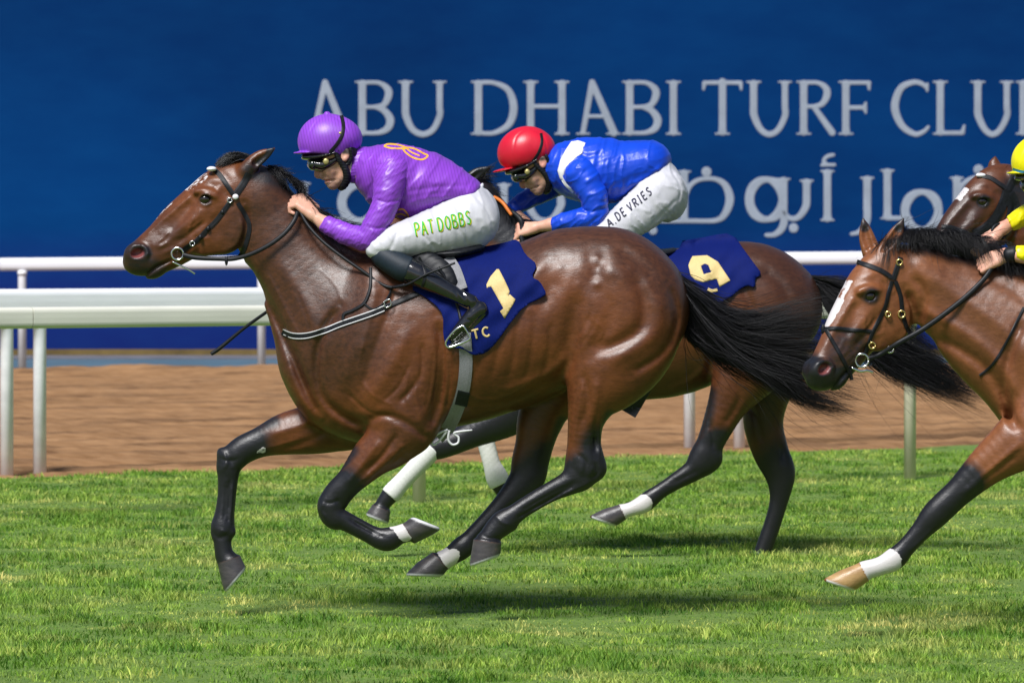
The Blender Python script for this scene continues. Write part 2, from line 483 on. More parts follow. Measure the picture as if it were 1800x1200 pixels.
# ------------------------------------------------------------------ materials
def new_mat(name):
    m = bpy.data.materials.new(name); m.use_nodes = True; nt = m.node_tree
    for n in list(nt.nodes): nt.nodes.remove(n)
    out = nt.nodes.new('ShaderNodeOutputMaterial'); b = nt.nodes.new('ShaderNodeBsdfPrincipled')
    nt.links.new(b.outputs[0], out.inputs[0]); return m, nt, b
def N(nt, t, **kw):
    n = nt.nodes.new(t)
    for k, v in kw.items():
        if k.startswith('i_'): n.inputs[k[2:].replace('_', ' ')].default_value = v
        else: setattr(n, k, v)
    return n
def noise(nt, scale, detail=4, rough=0.6, coord='Object', vec=None, stretch=None):
    t = N(nt, 'ShaderNodeTexNoise'); t.inputs['Scale'].default_value = scale; t.inputs['Detail'].default_value = detail; t.inputs['Roughness'].default_value = rough
    if vec is None:
        c = N(nt, 'ShaderNodeTexCoord'); vec = c.outputs[coord]
    if stretch:
        mp = N(nt, 'ShaderNodeMapping'); mp.inputs['Scale'].default_value = stretch; nt.links.new(vec, mp.inputs[0]); vec = mp.outputs[0]
    nt.links.new(vec, t.inputs['Vector']); return t
def ramp(nt, fac, stops):
    r = N(nt, 'ShaderNodeValToRGB'); e = r.color_ramp.elements
    while len(e) < len(stops): e.new(0.5)
    for k, (p, c) in zip(e, stops): k.position = p; k.color = (*c, 1) if len(c) == 3 else c
    nt.links.new(fac, r.inputs[0]); return r
def mix(nt, fac, a, b, mode='MIX'):
    m = N(nt, 'ShaderNodeMix', data_type='RGBA', blend_type=mode)
    for sock, x in ((m.inputs[0], fac), (m.inputs[6], a), (m.inputs[7], b)):
        if isinstance(x, (int, float)): sock.default_value = x
        elif isinstance(x, tuple): sock.default_value = (*x, 1)
        else: nt.links.new(x, sock)
    return m.outputs[2]
def bump(nt, b, h, strength=0.3, dist=0.005, prev=None):
    n = N(nt, 'ShaderNodeBump'); n.inputs['Strength'].default_value = strength; n.inputs['Distance'].default_value = dist
    nt.links.new(h, n.inputs['Height'])
    if prev: nt.links.new(prev, n.inputs['Normal'])
    if b: nt.links.new(n.outputs[0], b.inputs['Normal'])
    return n.outputs[0]
def simple(name, col, rough=0.5, spec=0.5, metal=0.0, nscale=30, namp=0.15, bstr=0.15, bdist=0.002, coat=0, stretch=None, sheen=0):
    m, nt, b = new_mat(name)
    n = noise(nt, nscale, 5, 0.6, stretch=stretch)
    lo = tuple(c * (1 - namp) for c in col); hi = tuple(min(1, c * (1 + namp)) for c in col)
    r = ramp(nt, n.outputs[0], [(0.3, lo), (0.7, hi)])
    nt.links.new(r.outputs[0], b.inputs['Base Color'])
    b.inputs['Roughness'].default_value = rough; b.inputs['Metallic'].default_value = metal
    b.inputs['Specular IOR Level'].default_value = spec
    b.inputs['Coat Weight'].default_value = coat
    b.inputs['Sheen Weight'].default_value = sheen
    if bstr: bump(nt, b, n.outputs[0], bstr, bdist)
    return m
# ------------------------------------------------------------------ the setting: ground, dirt track, turf, hoarding, rails
RNG = np.random.default_rng(7)
def vnoise(x, y, seed=0):
    r = np.random.default_rng(seed).random((256, 256))
    xi, yi = np.floor(x).astype(int), np.floor(y).astype(int); fx, fy = x - xi, y - yi
    fx = fx * fx * (3 - 2 * fx); fy = fy * fy * (3 - 2 * fy)
    g = lambda a, b: r[a % 256, b % 256]
    return (g(xi, yi) * (1 - fx) + g(xi + 1, yi) * fx) * (1 - fy) + (g(xi, yi + 1) * (1 - fx) + g(xi + 1, yi + 1) * fx) * fy
def fbm(x, y, seed=0, o=4):
    s = 0; a = 0.5
    for i in range(o): s = s + a * vnoise(x * 2 ** i, y * 2 ** i, seed + i); a *= 0.5
    return s
def edge_y(x): return 28.55 + 0.66 * x - D0 + 0.10 * np.sin(x * 1.7) + 0.06 * np.sin(x * 5.1 + 1)   # where the turf stops (world Y)

# ground sheet to the horizon
m_ground, nt, b = new_mat('ground'); n = noise(nt, 0.4, 6)
nt.links.new(ramp(nt, n.outputs[0], [(0.3, (0.10, 0.07, 0.045)), (0.7, (0.16, 0.11, 0.07))]).outputs[0], b.inputs['Base Color']); b.inputs['Roughness'].default_value = 0.95
g = MB(); g.add([(-600, -300, -0.06), (600, -300, -0.06), (600, 900, -0.06), (-600, 900, -0.06)], [(0, 1, 2, 3)])
tag(g.build('ground', m_ground, smooth=False), kind='structure')

# soil under the turf
def sheet(name, X, Yf, Z, mat, kind='structure'):
    nx, ny = X.shape
    V = np.stack([X, Yf, Z], -1).reshape(-1, 3)
    i, j = np.meshgrid(np.arange(nx - 1), np.arange(ny - 1), indexing='ij'); a = (i * ny + j).ravel()
    Q = np.stack([a, a + ny, a + ny + 1, a + 1], -1)
    return tag(link_mesh(name, V, Q, mat), kind=kind)
m_soil, nt, b = new_mat('turf_soil'); n = noise(nt, 3.0, 6, stretch=(1, 1.6, 1)); n2 = noise(nt, 40, 4)
c = ramp(nt, n.outputs[0], [(0.35, (0.05, 0.12, 0.012)), (0.6, (0.11, 0.20, 0.03)), (0.75, (0.22, 0.24, 0.08))])
nt.links.new(mix(nt, 0.5, c.outputs[0], ramp(nt, n2.outputs[0], [(0.3, (0.05, 0.10, 0.012)), (0.7, (0.22, 0.31, 0.05))]).outputs[0]), b.inputs['Base Color'])
b.inputs['Roughness'].default_value = 0.95; bump(nt, b, n2.outputs[0], 0.6, 0.01)
xs = np.linspace(-14, 15, 240); ts = np.linspace(0, 1, 160)
X, T = np.meshgrid(xs, ts, indexing='ij'); Yg = -9 + (edge_y(X) + 9) * T
sheet('turf_ground', X, Yg, 0.010 * fbm(X * 1.3, Yg * 1.3, 3) - 0.012, m_soil)

# grass blades
m_grass, nt, b = new_mat('grass_blades')
geo = N(nt, 'ShaderNodeNewGeometry')
at = N(nt, 'ShaderNodeAttribute'); at.attribute_name = 'rnd'
n = noise(nt, 1.1, 5, 0.55, vec=geo.outputs['Position'], stretch=(0.8, 0.8, 0.0)); n2 = noise(nt, 6.0, 4, 0.6, vec=geo.outputs['Position'], stretch=(0.3, 1.0, 0.0))
c1 = ramp(nt, n.outputs[0], [(0.39, (0.035, 0.12, 0.012)), (0.47, (0.11, 0.245, 0.025)), (0.55, (0.21, 0.34, 0.055)), (0.64, (0.40, 0.42, 0.15))])
c2 = ramp(nt, n2.outputs[0], [(0.38, (0.03, 0.11, 0.012)), (0.5, (0.14, 0.27, 0.03)), (0.62, (0.34, 0.38, 0.11))])
c3 = mix(nt, 0.5, c1.outputs[0], c2.outputs[0])
n3 = noise(nt, 7.0, 3, 0.6, vec=geo.outputs['Position'], stretch=(1.0, 0.9, 0.0))
c3 = mix(nt, 1.0, c3, ramp(nt, n3.outputs[0], [(0.36, (0.60, 0.68, 0.6)), (0.5, (1.35, 1.25, 1.2)), (0.66, (2.2, 1.7, 1.9))]).outputs[0], 'MULTIPLY')
rr = ramp(nt, at.outputs['Fac'], [(0.0, (0.75, 0.78, 0.72)), (0.45, (1.1, 1.1, 1.05)), (0.9, (1.35, 1.3, 1.3)), (1.0, (1.9, 1.7, 1.9))])
c4 = mix(nt, 1.0, c3, rr.outputs[0], 'MULTIPLY')
nt.links.new(c4, b.inputs['Base Color']); b.inputs['Roughness'].default_value = 0.6; b.inputs['Specular IOR Level'].default_value = 0.25
tr = N(nt, 'ShaderNodeBsdfTranslucent'); nt.links.new(c4, tr.inputs[0]); ms = N(nt, 'ShaderNodeMixShader'); ms.inputs[0].default_value = 0.3
out = [x for x in nt.nodes if x.type == 'OUTPUT_MATERIAL'][0]
nt.links.new(b.outputs[0], ms.inputs[1]); nt.links.new(tr.outputs[0], ms.inputs[2]); nt.links.new(ms.outputs[0], out.inputs[0])
def make_grass(n=560000):
    # density falls with distance; the blades get a little wider there
    Y = -3.6 + 17.5 * RNG.random(n) ** 1.25
    half = (D0 + Y) * 0.134 + 2.3
    X = (RNG.random(n) * 2 - 1) * half
    keep = Y < edge_y(X) + 0.10 * (RNG.random(n) - 0.35) - 0.02
    den = fbm(X * 1.6, Y * 2.2, 11)
    keep &= RNG.random(n) < np.clip(0.35 + 2.2 * (den - 0.22), 0.25, 1)
    X, Y, den = X[keep], Y[keep], den[keep]; n = len(X)
    tuft = fbm(X * 6, Y * 7, 21, 3)
    h = (0.007 + 0.034 * np.clip(den * 1.2 + 2.6 * (tuft - 0.5) - 0.12, 0.02, 1.1)) * (0.6 + 0.7 * RNG.random(n))
    wd = (0.0017 + 0.0016 * RNG.random(n)) * (1 + 0.05 * np.clip(Y, 0, 20))
    a = RNG.random(n) * 2 * np.pi; ln = h * (0.25 + 0.9 * RNG.random(n) ** 1.3); la = RNG.random(n) * 2 * np.pi
    sx, sy = np.cos(a) * wd, np.sin(a) * wd * 0.5; lx, ly = np.cos(la) * ln, np.sin(la) * ln
    z0 = 0.010 * fbm(X * 1.3, Y * 1.3, 3) - 0.014
    V = np.empty((n, 5, 3))
    V[:, 0] = np.stack([X - sx, Y - sy, z0], -1); V[:, 1] = np.stack([X + sx, Y + sy, z0], -1)
    V[:, 2] = np.stack([X + sx * .8 + lx * .35, Y + sy * .8 + ly * .35, z0 + h * .6], -1); V[:, 3] = np.stack([X - sx * .8 + lx * .35, Y - sy * .8 + ly * .35, z0 + h * .6], -1)
    V[:, 4] = np.stack([X + lx, Y + ly, z0 + h], -1)
    b0 = (np.arange(n) * 5)[:, None]
    Tq = np.concatenate([b0 + np.array([[0, 1, 2]]), b0 + np.array([[0, 2, 3]]), b0 + np.array([[3, 2, 4]])])
    me = bpy.data.meshes.new('grass'); V = V.reshape(-1, 3).astype(np.float32)
    me.vertices.add(len(V)); me.vertices.foreach_set('co', V.ravel())
    m = len(Tq); me.loops.add(m * 3); me.loops.foreach_set('vertex_index', Tq.astype(np.int32).ravel())
    me.polygons.add(m); me.polygons.foreach_set('loop_start', np.arange(0, m * 3, 3, dtype=np.int32)); me.update(calc_edges=True)
    at = me.attributes.new('rnd', 'FLOAT', 'POINT'); at.data.foreach_set('value', np.repeat(RNG.random(n) ** 1.3, 5).astype(np.float32))
    me.polygons.foreach_set('use_smooth', np.ones(m, bool))
    me.materials.append(m_grass); o = bpy.data.objects.new('grass', me); COL.objects.link(o)
    tag(o, 'short bright green turf grass of the racecourse', 'grass', kind='stuff')
make_grass()

# harrowed dirt track
m_dirt, nt, b = new_mat('dirt'); geo = N(nt, 'ShaderNodeNewGeometry')
n = noise(nt, 1.0, 6, 0.6, vec=geo.outputs['Position'], stretch=(0.35, 1.2, 1)); n2 = noise(nt, 14, 4, 0.6, vec=geo.outputs['Position'], stretch=(0.3, 1, 1))
c = ramp(nt, n.outputs[0], [(0.3, (0.17, 0.088, 0.036)), (0.55, (0.265, 0.142, 0.062)), (0.75, (0.35, 0.200, 0.095))])
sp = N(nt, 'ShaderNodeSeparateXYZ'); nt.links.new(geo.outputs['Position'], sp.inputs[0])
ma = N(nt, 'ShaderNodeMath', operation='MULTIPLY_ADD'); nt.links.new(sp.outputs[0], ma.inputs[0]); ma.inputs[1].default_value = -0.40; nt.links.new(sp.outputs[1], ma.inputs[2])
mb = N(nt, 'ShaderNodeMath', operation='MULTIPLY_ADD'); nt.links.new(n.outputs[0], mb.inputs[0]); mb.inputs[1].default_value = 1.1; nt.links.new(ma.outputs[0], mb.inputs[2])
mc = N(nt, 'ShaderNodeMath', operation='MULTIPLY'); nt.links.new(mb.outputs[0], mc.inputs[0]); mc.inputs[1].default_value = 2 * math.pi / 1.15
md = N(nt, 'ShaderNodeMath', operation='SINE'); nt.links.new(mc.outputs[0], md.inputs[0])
furrow_shade = ramp(nt, md.outputs[0], [(0.0, (1, 1, 1)), (0.72, (1, 1, 1)), (0.97, (0.48, 0.46, 0.46))])  # shade of the harrow furrows put into the colour as darker wavy lines
c_ = mix(nt, 1.0, c.outputs[0], furrow_shade.outputs[0], 'MULTIPLY')
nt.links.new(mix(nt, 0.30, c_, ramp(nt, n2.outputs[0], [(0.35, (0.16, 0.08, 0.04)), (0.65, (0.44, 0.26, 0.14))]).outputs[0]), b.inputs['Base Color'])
b.inputs['Roughness'].default_value = 0.95; b.inputs['Specular IOR Level'].default_value = 0.2; bump(nt, b, n2.outputs[0], 0.5, 0.02)
xs = np.linspace(-14, 16, 420); ts = np.linspace(0, 1, 700)
X, T = np.meshgrid(xs, ts, indexing='ij'); Y0 = edge_y(X) - 0.25; Y1 = 34.2 + 0.10 * X; Yd = Y0 + (Y1 - Y0) * T
q = Yd - 0.66 * X * (1 - T) - 0.1 * X * T + 0.35 * (fbm(X * 0.5, Yd * 0.5, 31) - 0.5)
big = np.exp(-((np.mod(q, 1.3) - 0.65) / 0.11) ** 2) * (0.45 + 0.9 * fbm(X * 0.4, q * 0.8, 33))
Z = 0.004 - 0.085 * big + 0.02 * np.sin(q * 2 * np.pi / 0.42) + 0.05 * (fbm(X * 1.2, Yd * 2.4, 41) - 0.5) + 0.035 * (fbm(X * 5, Yd * 6, 51) - 0.5)
Z += 0.10 * np.clip((T - 0.93) / 0.07, 0, 1) * (0.5 + fbm(X * 2.2, Yd * 0.5, 61)) - 0.5 * (T > 0.9985)
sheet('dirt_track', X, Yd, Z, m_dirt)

# service strip beyond the far rail, with its yellow edge line
m_path = simple('service_path', (0.085, 0.145, 0.185), 0.5, 0.5, nscale=1.5, namp=0.35, stretch=(0.3, 1, 1))
g = MB(); g.add([(-60, 33.2, -0.01), (60, 40, -0.01), (60, 41.6, -0.01), (-60, 41.6, -0.01)], [(0, 1, 2, 3)]); tag(g.build('path', m_path, smooth=False), kind='structure')
m_pathd = simple('path_shoulder', (0.13, 0.13, 0.15), 0.8, 0.3, nscale=2, namp=0.3)
g = MB(); g.add([(-60, 41.6, -0.006), (60, 41.6, -0.006), (60, 43.9, -0.006), (-60, 43.9, -0.006)], [(0, 1, 2, 3)]); tag(g.build('road_shoulder', m_pathd, smooth=False), kind='structure')
m_yel = simple('yellow_paint', (0.14, 0.095, 0.03), 0.7, 0.3, nscale=3, namp=0.3)

# hoarding
m_board, nt, b = new_mat('hoarding_blue'); geo = N(nt, 'ShaderNodeNewGeometry')
n = noise(nt, 0.16, 3, 0.45, vec=geo.outputs['Position'], stretch=(0.6, 1, 1)); n2 = noise(nt, 2.2, 5, 0.6, vec=geo.outputs['Position'], stretch=(0.5, 1, 1.3))
c = ramp(nt, n.outputs[0], [(0.3, (0.0008, 0.016, 0.075)), (0.55, (0.0008, 0.031, 0.130)), (0.75, (0.0008, 0.046, 0.180))])
sep = N(nt, 'ShaderNodeSeparateXYZ'); nt.links.new(geo.outputs['Position'], sep.inputs[0])
mr = N(nt, 'ShaderNodeMapRange'); nt.links.new(sep.outputs[2], mr.inputs[0]); mr.inputs[1].default_value = 1.0; mr.inputs[2].default_value = 2.0
mr.inputs[3].default_value = 1.0; mr.inputs[4].default_value = 0.0
c2 = mix(nt, mr.outputs[0], c.outputs[0], (0.007, 0.018, 0.135))
nt.links.new(mix(nt, 0.10, c2, ramp(nt, n2.outputs[0], [(0.35, (0.0, 0.02, 0.10)), (0.7, (0.004, 0.08, 0.24))]).outputs[0]), b.inputs['Base Color'])
b.inputs['Roughness'].default_value = 0.8; b.inputs['Specular IOR Level'].default_value = 0.04; bump(nt, b, n2.outputs[0], 0.12, 0.03)
m_letter = simple('letter_silver', (0.27, 0.305, 0.36), 0.55, 0.4, nscale=3, namp=0.12)
hoard = empty('hoarding', (0, 44, 0), 'long tall blue hoarding with silver English and Arabic lettering behind the track', 'hoarding')
xs = np.linspace(-24, 24, 200); zs = np.linspace(0.02, 8.4, 60)
X, Z = np.meshgrid(xs, zs, indexing='ij'); Yb = 44.0 + 0.012 * (fbm(X * 0.7, Z * 0.9, 71) - 0.5)
nx, ny = X.shape; i, j = np.meshgrid(np.arange(nx - 1), np.arange(ny - 1), indexing='ij'); a = (i * ny + j).ravel()
link_mesh('panel', np.stack([X, Yb, Z], -1).reshape(-1, 3), np.stack([a, a + ny, a + ny + 1, a + 1], -1), m_board, hoard)
g = MB(); g.box(-24, 24, 44.06, 44.3, 0, 8.42); g.build('backing', m_pathd, hoard, False)
g = MB(); g.box(-24, 24, 43.86, 43.985, -0.01, 0.085); g.build('base_trim', m_yel, hoard, False)
# lettering: each letter is one solid plate cut with strokes (u, v, half width)
BF = Frame(44.006)
class Strokes2D:
    def __init__(s, strokes, z0=-2.0, z1=3.0):
        s.st = []
        for pts in strokes:
            q = np.array(pts, float)
            if len(q) > 2 and q.shape[1] == 3: q = spline(q, 6)
            s.st.append(q)
        al = np.concatenate(s.st); m = al[:, 2].max()
        s.bb = [al[:, 0].min() - m, al[:, 0].max() + m, al[:, 1].min() - m, al[:, 1].max() + m, z0, z1]; s.z = (z0, z1)
    def __call__(s, u, v, w):
        best = np.full(u.shape, 1e3)
        for q in s.st:
            for a, b in zip(q[:-1], q[1:]):
                dx, dy = b[0] - a[0], b[1] - a[1]; t = np.clip(((u - a[0]) * dx + (v - a[1]) * dy) / (dx * dx + dy * dy + 1e-9), 0, 1)
                best = np.minimum(best, np.hypot(u - a[0] - dx * t, v - a[1] - dy * t) - 0.93 * (a[2] + (b[2] - a[2]) * t))
        return np.maximum(best, np.maximum(s.z[0] - w, w - s.z[1]))
T0, B0 = 144.5, 235.5
def ser(x, y, h=12): return [(x - h, y, 1.9), (x + h, y, 1.9)]
def flare(x, y, s): return [(x, y, 9.5), (x, y + s * 5, 7.4)]
def stem(x, top=T0, bot=B0, st=True, sb=True, w=7.0, h=12):
    o = [[(x, top, w), (x, bot - 0.01, w)]]
    o[0] = [(x, top + (4 if st else 0), w), (x, bot - (4 if sb else 0), w)]
    if st: o += [ser(x, top, h), [(x, top + 4, w + 0.9), (x, top + 9, w)]]
    if sb: o += [ser(x, bot, h), [(x, bot - 4, w + 0.9), (x, bot - 9, w)]]
    return o
def gA(x0, xa, x1):
    t = T0 + 1
    f = lambda y: (y - t) / (B0 - t)
    return [[(xa, t, 6), (x0 + 11, B0 - 2, 5)], [(xa, t, 6), (x1 - 11, B0 - 2, 7.5)], [(x0, B0, 1.9), (x0 + 22, B0, 1.9)], [(x1 - 23, B0, 1.9), (x1, B0, 1.9)], [(xa + (x0 + 11 - xa) * .66, t + (B0 - t) * .66, 3.6), (xa + (x1 - 11 - xa) * .66, t + (B0 - t) * .66, 3.6)]]
def gB(x):
    return stem(x, w=7.2) + [[(x, T0 + 1.5, 4), (x + 28, T0 + 1.5, 4), (x + 44, T0 + 12, 6.5), (x + 46, T0 + 24, 7.2), (x + 38, T0 + 40, 5.5), (x + 22, T0 + 44, 4), (x, T0 + 44, 4)],
                             [(x + 22, T0 + 44, 4), (x + 38, T0 + 50, 6), (x + 49, T0 + 66, 7.5), (x + 44, T0 + 82, 6.5), (x + 26, B0 - 1.5, 4.2), (x, B0 - 1.5, 4)]]
def gU(x0, x1):
    return stem(x0, sb=False, bot=T0 + 52) + stem(x1, sb=False, bot=T0 + 48, w=6, h=11) + [[(x0, T0 + 44, 7), (x0 + 1, T0 + 60, 7), (x0 + 12, T0 + 83, 6), ((x0 + x1) / 2, B0 + 1, 5.5), (x1 - 12, T0 + 84, 5.6), (x1, T0 + 60, 6), (x1, T0 + 44, 6)]]
def gD(x, xr):
    return stem(x, w=7.2) + [[(x, T0 + 1.5, 4), (x + 26, T0 + 1.5, 4.2), (xr - 16, T0 + 14, 6), (xr - 6, T0 + 44, 7.5), (xr - 14, T0 + 74, 6.5), (x + 28, B0 - 1.5, 4.4), (x, B0 - 1.5, 4)]]
def gH(x0, x1): return stem(x0) + stem(x1) + [[(x0, T0 + 43, 4), (x1, T0 + 43, 4)]]
def gT(x0, xc, x1): return stem(xc, st=False, w=7) + [[(x0 + 3, T0 + 1.5, 4), (x1 - 3, T0 + 1.5, 4)], [(x0 + 3, T0 + 2, 4.5), (x0 + 2, T0 + 13, 2.6)], [(x1 - 3, T0 + 2, 4.5), (x1 - 2, T0 + 13, 2.6)]]
def gR(x, xr): return stem(x) + [[(x, T0 + 1.5, 4), (x + 24, T0 + 1.5, 4), (x + 38, T0 + 10, 6), (x + 41, T0 + 22, 7), (x + 33, T0 + 38, 5.5), (x + 18, T0 + 43, 4), (x, T0 + 43, 4)], [(x + 18, T0 + 44, 5), (xr - 5, B0 - 2, 6.5)]]
def gF(x, xr): return stem(x) + [[(x, T0 + 1.5, 4), (xr - 3, T0 + 1.5, 4)], [(xr - 4, T0 + 2, 4.5), (xr - 3, T0 + 13, 2.6)], [(x, T0 + 45, 4), (xr - 10, T0 + 45, 4)], [(xr - 9, T0 + 37, 2.6), (xr - 11, T0 + 45, 5)], [(xr - 11, T0 + 45, 5), (xr - 9, T0 + 54, 2.6)]]
def gL(x, xr): return stem(x, w=7) + [[(x, B0 - 1.5, 4), (xr - 5, B0 - 1.5, 4)], [(xr - 5, B0 - 2, 4.5), (xr - 2, B0 - 14, 2.6)]]
def gC(x0, x1): return [[(x1 - 4, T0 + 12, 3), (x1 - 14, T0 + 3, 4.5), (x1 - 30, T0 + 1, 5), (x0 + 18, T0 + 12, 6.5), (x0 + 8, T0 + 44, 7.5), (x0 + 20, T0 + 76, 6.5), (x1 - 26, B0 + 0.5, 5), (x1 - 10, B0 - 4, 4), (x1 - 2, B0 - 12, 3)], [(x1 - 4, T0 + 4, 3), (x1 - 4, T0 + 16, 2.4)]]
LET = [gA(541, 571.5, 617), gB(637), gU(713, 773), gD(841, 909), gH(933, 988), gA(1014, 1041, 1090), gB(1107), stem(1184), gT(1235, 1270, 1305), gU(1325, 1380), gR(1413, 1468), gF(1487, 1531), gC(1565, 1634), gL(1653, 1697), gU(1719, 1770), gB(1799)]
def ring(cx, cy, rx, ry, w1, w2, a0=0, a1=360, n=14):
    return [(cx + rx * math.cos(math.radians(a)), cy + ry * math.sin(math.radians(a)), w1 * abs(math.cos(math.radians(a))) + w2 * abs(math.sin(math.radians(a)))) for a in np.linspace(a0, a1, n)]
def astem(x, top, bot, st=True, sb=True, w=7.3, h=11): return stem(x, top + 2, bot - 2, st, sb, w, h)
def dot(x, y, r=9): return [[(x, y, r), (x + .1, y, r)]]
ARA = [astem(1454.5, 299, 389), [[(1465, 272.5, 3.4), (1454, 275.5, 3.8), (1448, 283, 3.6), (1453, 289, 3.6)], [(1445, 290.5, 3.4), (1467, 290, 3.2)]],
       astem(1418, 316, 350, True, False) + [[(1418, 345, 7.3), (1417, 362, 7.2), (1407, 379, 6), (1395, 385, 5), (1384, 381, 4.8), (1377, 372, 5)]], dot(1395, 401),
       astem(1377.5, 313, 380, True, False) + [ring(1347, 351, 29.5, 35, 8, 4.8), [(1377.5, 375, 7.3), (1378, 392, 7.4), (1372, 405, 6.5), (1360, 413, 4.8), (1347, 413.5, 3.6)]],
       astem(1202.5, 300, 386, True, False) + [[(1207, 340, 4.5), (1214, 326, 4.5), (1230, 316, 4.2), (1256, 315, 4.4), (1275, 326, 6.5), (1283, 351, 8), (1274, 377, 6.5), (1257, 388, 4.5), (1215, 388.5, 4.2), (1162, 388.5, 4.2), (1140, 385, 4.5), (1133, 372, 6.5), (1133, 350, 7)]], dot(1242, 302.5, 9.5), dot(1148, 405.5, 8), dot(1125, 405.5, 8),
       astem(1524.5, 311, 370, True, False) + [[(1524.5, 365, 7.3), (1524, 388, 7), (1517, 402, 5.8), (1508, 409, 4.4), (1497, 411.5, 3.4)]],
       astem(1560, 298, 386) + [[(1560, 383.5, 4.2), (1600, 383.5, 4.2)]], [ring(1620.5, 371, 29.5, 33, 7.8, 4.6), [(1649, 383.5, 4.2), (1690, 383.5, 4.2)]],
       astem(1682, 311, 386, True, False) + [[(1685, 340, 4.5), (1693, 324, 4.4), (1711, 313, 4.2), (1736, 313, 4.5), (1755, 326, 6.5), (1762, 351, 8), (1752, 376, 6.5), (1735, 386, 4.5), (1684, 386, 4.2)]], dot(1720, 298.5, 9.5),
       astem(1786, 311, 386) , [ring(1826, 371, 29.5, 33, 7.8, 4.6)],
       astem(886, 323, 389, True, True), astem(931, 322, 360, True, False) + [[(931, 352, 7.3), (932, 367, 7.2), (943, 383, 6), (957, 388, 5), (972, 383, 5.5), (986, 362, 7), (986, 350, 7.2)]] + astem(986, 322, 360, True, False), dot(958, 404),
       [ring(632, 357, 31, 31.5, 8, 4.8)], astem(534, 321, 389), [[(534, 386, 4.2), (600, 386, 4.2)]], astem(700, 311, 389), astem(760, 298, 389) + [[(760, 386, 4.2), (830, 386, 4.2)]], [ring(810, 365, 26, 27, 7.5, 4.6)]]
LETTER_STROKES = [('letter', s) for s in LET] + [('arabic_letter', s) for s in ARA]
for nm, st in LETTER_STROKES:
    f = Field().add(Strokes2D(st), 0.3); V, Q = f.mesh(1.3, 1); link_mesh(nm, BF.world(V), Q, m_letter, hoard, False)

# rails
m_white = simple('rail_white', (0.84, 0.84, 0.88), 0.35, 0.5, nscale=3, namp=0.06, stretch=(0.2, 1, 4))
m_cream = simple('rail_cream', (0.70, 0.69, 0.60), 0.4, 0.5, nscale=3, namp=0.07, stretch=(0.2, 1, 4))
m_postw = simple('post_white', (0.86, 0.86, 0.90), 0.4, 0.5, nscale=4, namp=0.12, stretch=(1, 1, 1.5))
m_postc = simple('post_cream', (0.70, 0.63, 0.50), 0.5, 0.4, nscale=4, namp=0.12)
def dirv(p, q): d = np.array(q) - np.array(p); return d / np.linalg.norm(d)
def rail(name, label, cat, P, Q, prof, mrail, posts, mpost, prad, foot=-0.05, group=None, brk=True):
    """P, Q ends (x, y, z of rail axis); prof list of (dy, dz)"""
    r = empty(name, ((P[0] + Q[0]) / 2, (P[1] + Q[1]) / 2, 0), label, cat, group)
    P, Q = np.array(P, float), np.array(Q, float); L = np.linalg.norm(Q - P)
    nseg = max(1, int(round(L / 4.9)))
    for sgm in range(nseg):
        a = P + (Q - P) * (sgm / nseg) ; c = P + (Q - P) * ((sgm + 1) / nseg) - dirv(P, Q) * 0.006
        n2 = np.array([-(Q - P)[1], (Q - P)[0]]); n2 /= np.linalg.norm(n2)
        V = [];  k = len(prof)
        for e in (a, c):
            for dy, dz in prof: V.append((e[0] + n2[0] * dy, e[1] + n2[1] * dy, e[2] + dz))
        Fs = [(i, (i + 1) % k, k + (i + 1) % k, k + i) for i in range(k)] + [tuple(range(k))[::-1], tuple(range(k, 2 * k))]
        g = MB(); g.add(V, Fs); o = g.build('rail', mrail, r, False)
    zlow = min(dz for _, dz in prof)
    for (x, y) in posts:
        t = ((np.array([x, y]) - P[:2]) @ (Q - P)[:2]) / ((Q - P)[:2] @ (Q - P)[:2]); zt = (P + (Q - P) * t)[2] + zlow
        g = MB(); g.tube([(x, y, foot), (x, y, zt - 0.02), (x, y, zt + 0.004)], [prad, prad, prad], 20)
        po = g.build('post', mpost, r)
        g = MB(); g.tube([(x, y, zt - 0.06), (x, y, zt - 0.002)], [prad * 1.16, prad * 1.16], 20); g.build('collar', mpost, po)
    return r
def oval(hy, hz, n=20, p=2.6):
    o = []
    for i in range(n):
        t = 2 * math.pi * i / n; c, s_ = math.cos(t), math.sin(t)
        o.append((hy * abs(c) ** (2 / p) * (1 if c > 0 else -1), hz * abs(s_) ** (2 / p) * (1 if s_ > 0 else -1)))
    return o
def PX(px, s): return (px - 900) / s
wy = lambda x: 0.735 * (x + 3.51) + 26.56 - D0
rail('rail_fence', 'thick white rail on paired white posts between the turf and the dirt', 'rail', (-9, wy(-9), 1.20), (16.5, wy(16.5), 1.215), oval(0.10, 0.088, 28, 4.5), m_white,
     [(x, wy(x)) for x in (-8.42, -8.02, -3.51, -3.30, 1.40, 1.81, 6.3, 6.7, 11.3, 11.7)], m_postw, 0.046, foot=-0.3)
cy_ = lambda x: 0.73 * (x + 0.576) + 23.72 - D0
rail('rail_fence', 'cream rail on cream posts nearest the turf course', 'rail', (-7.0, cy_(-7.0), 1.16), (14.0, cy_(14.0), 1.16), oval(0.075, 0.062, 28, 4.5), m_cream,
     [(x, cy_(x)) for x in (-7.17 + 0.4, -3.87, -0.576, 2.72, 6.02, 9.3, 12.6)], m_postc, 0.041)
fy = lambda x: 35.2 + 0.12 * (x + 6.6)
rail('rail_fence', 'white rail standing on the far side of the dirt track before the hoarding', 'rail', (-16, fy(-16), 1.355), (16, fy(16), 1.60), oval(0.06, 0.085), m_white,
     [(x, fy(x)) for x in (-16.0 + .3, -12.6, -9.6, -6.56, -3.38, -0.2, 3.0, 6.2, 9.4, 12.6, 15.6)], m_postw, 0.055, foot=-0.2)
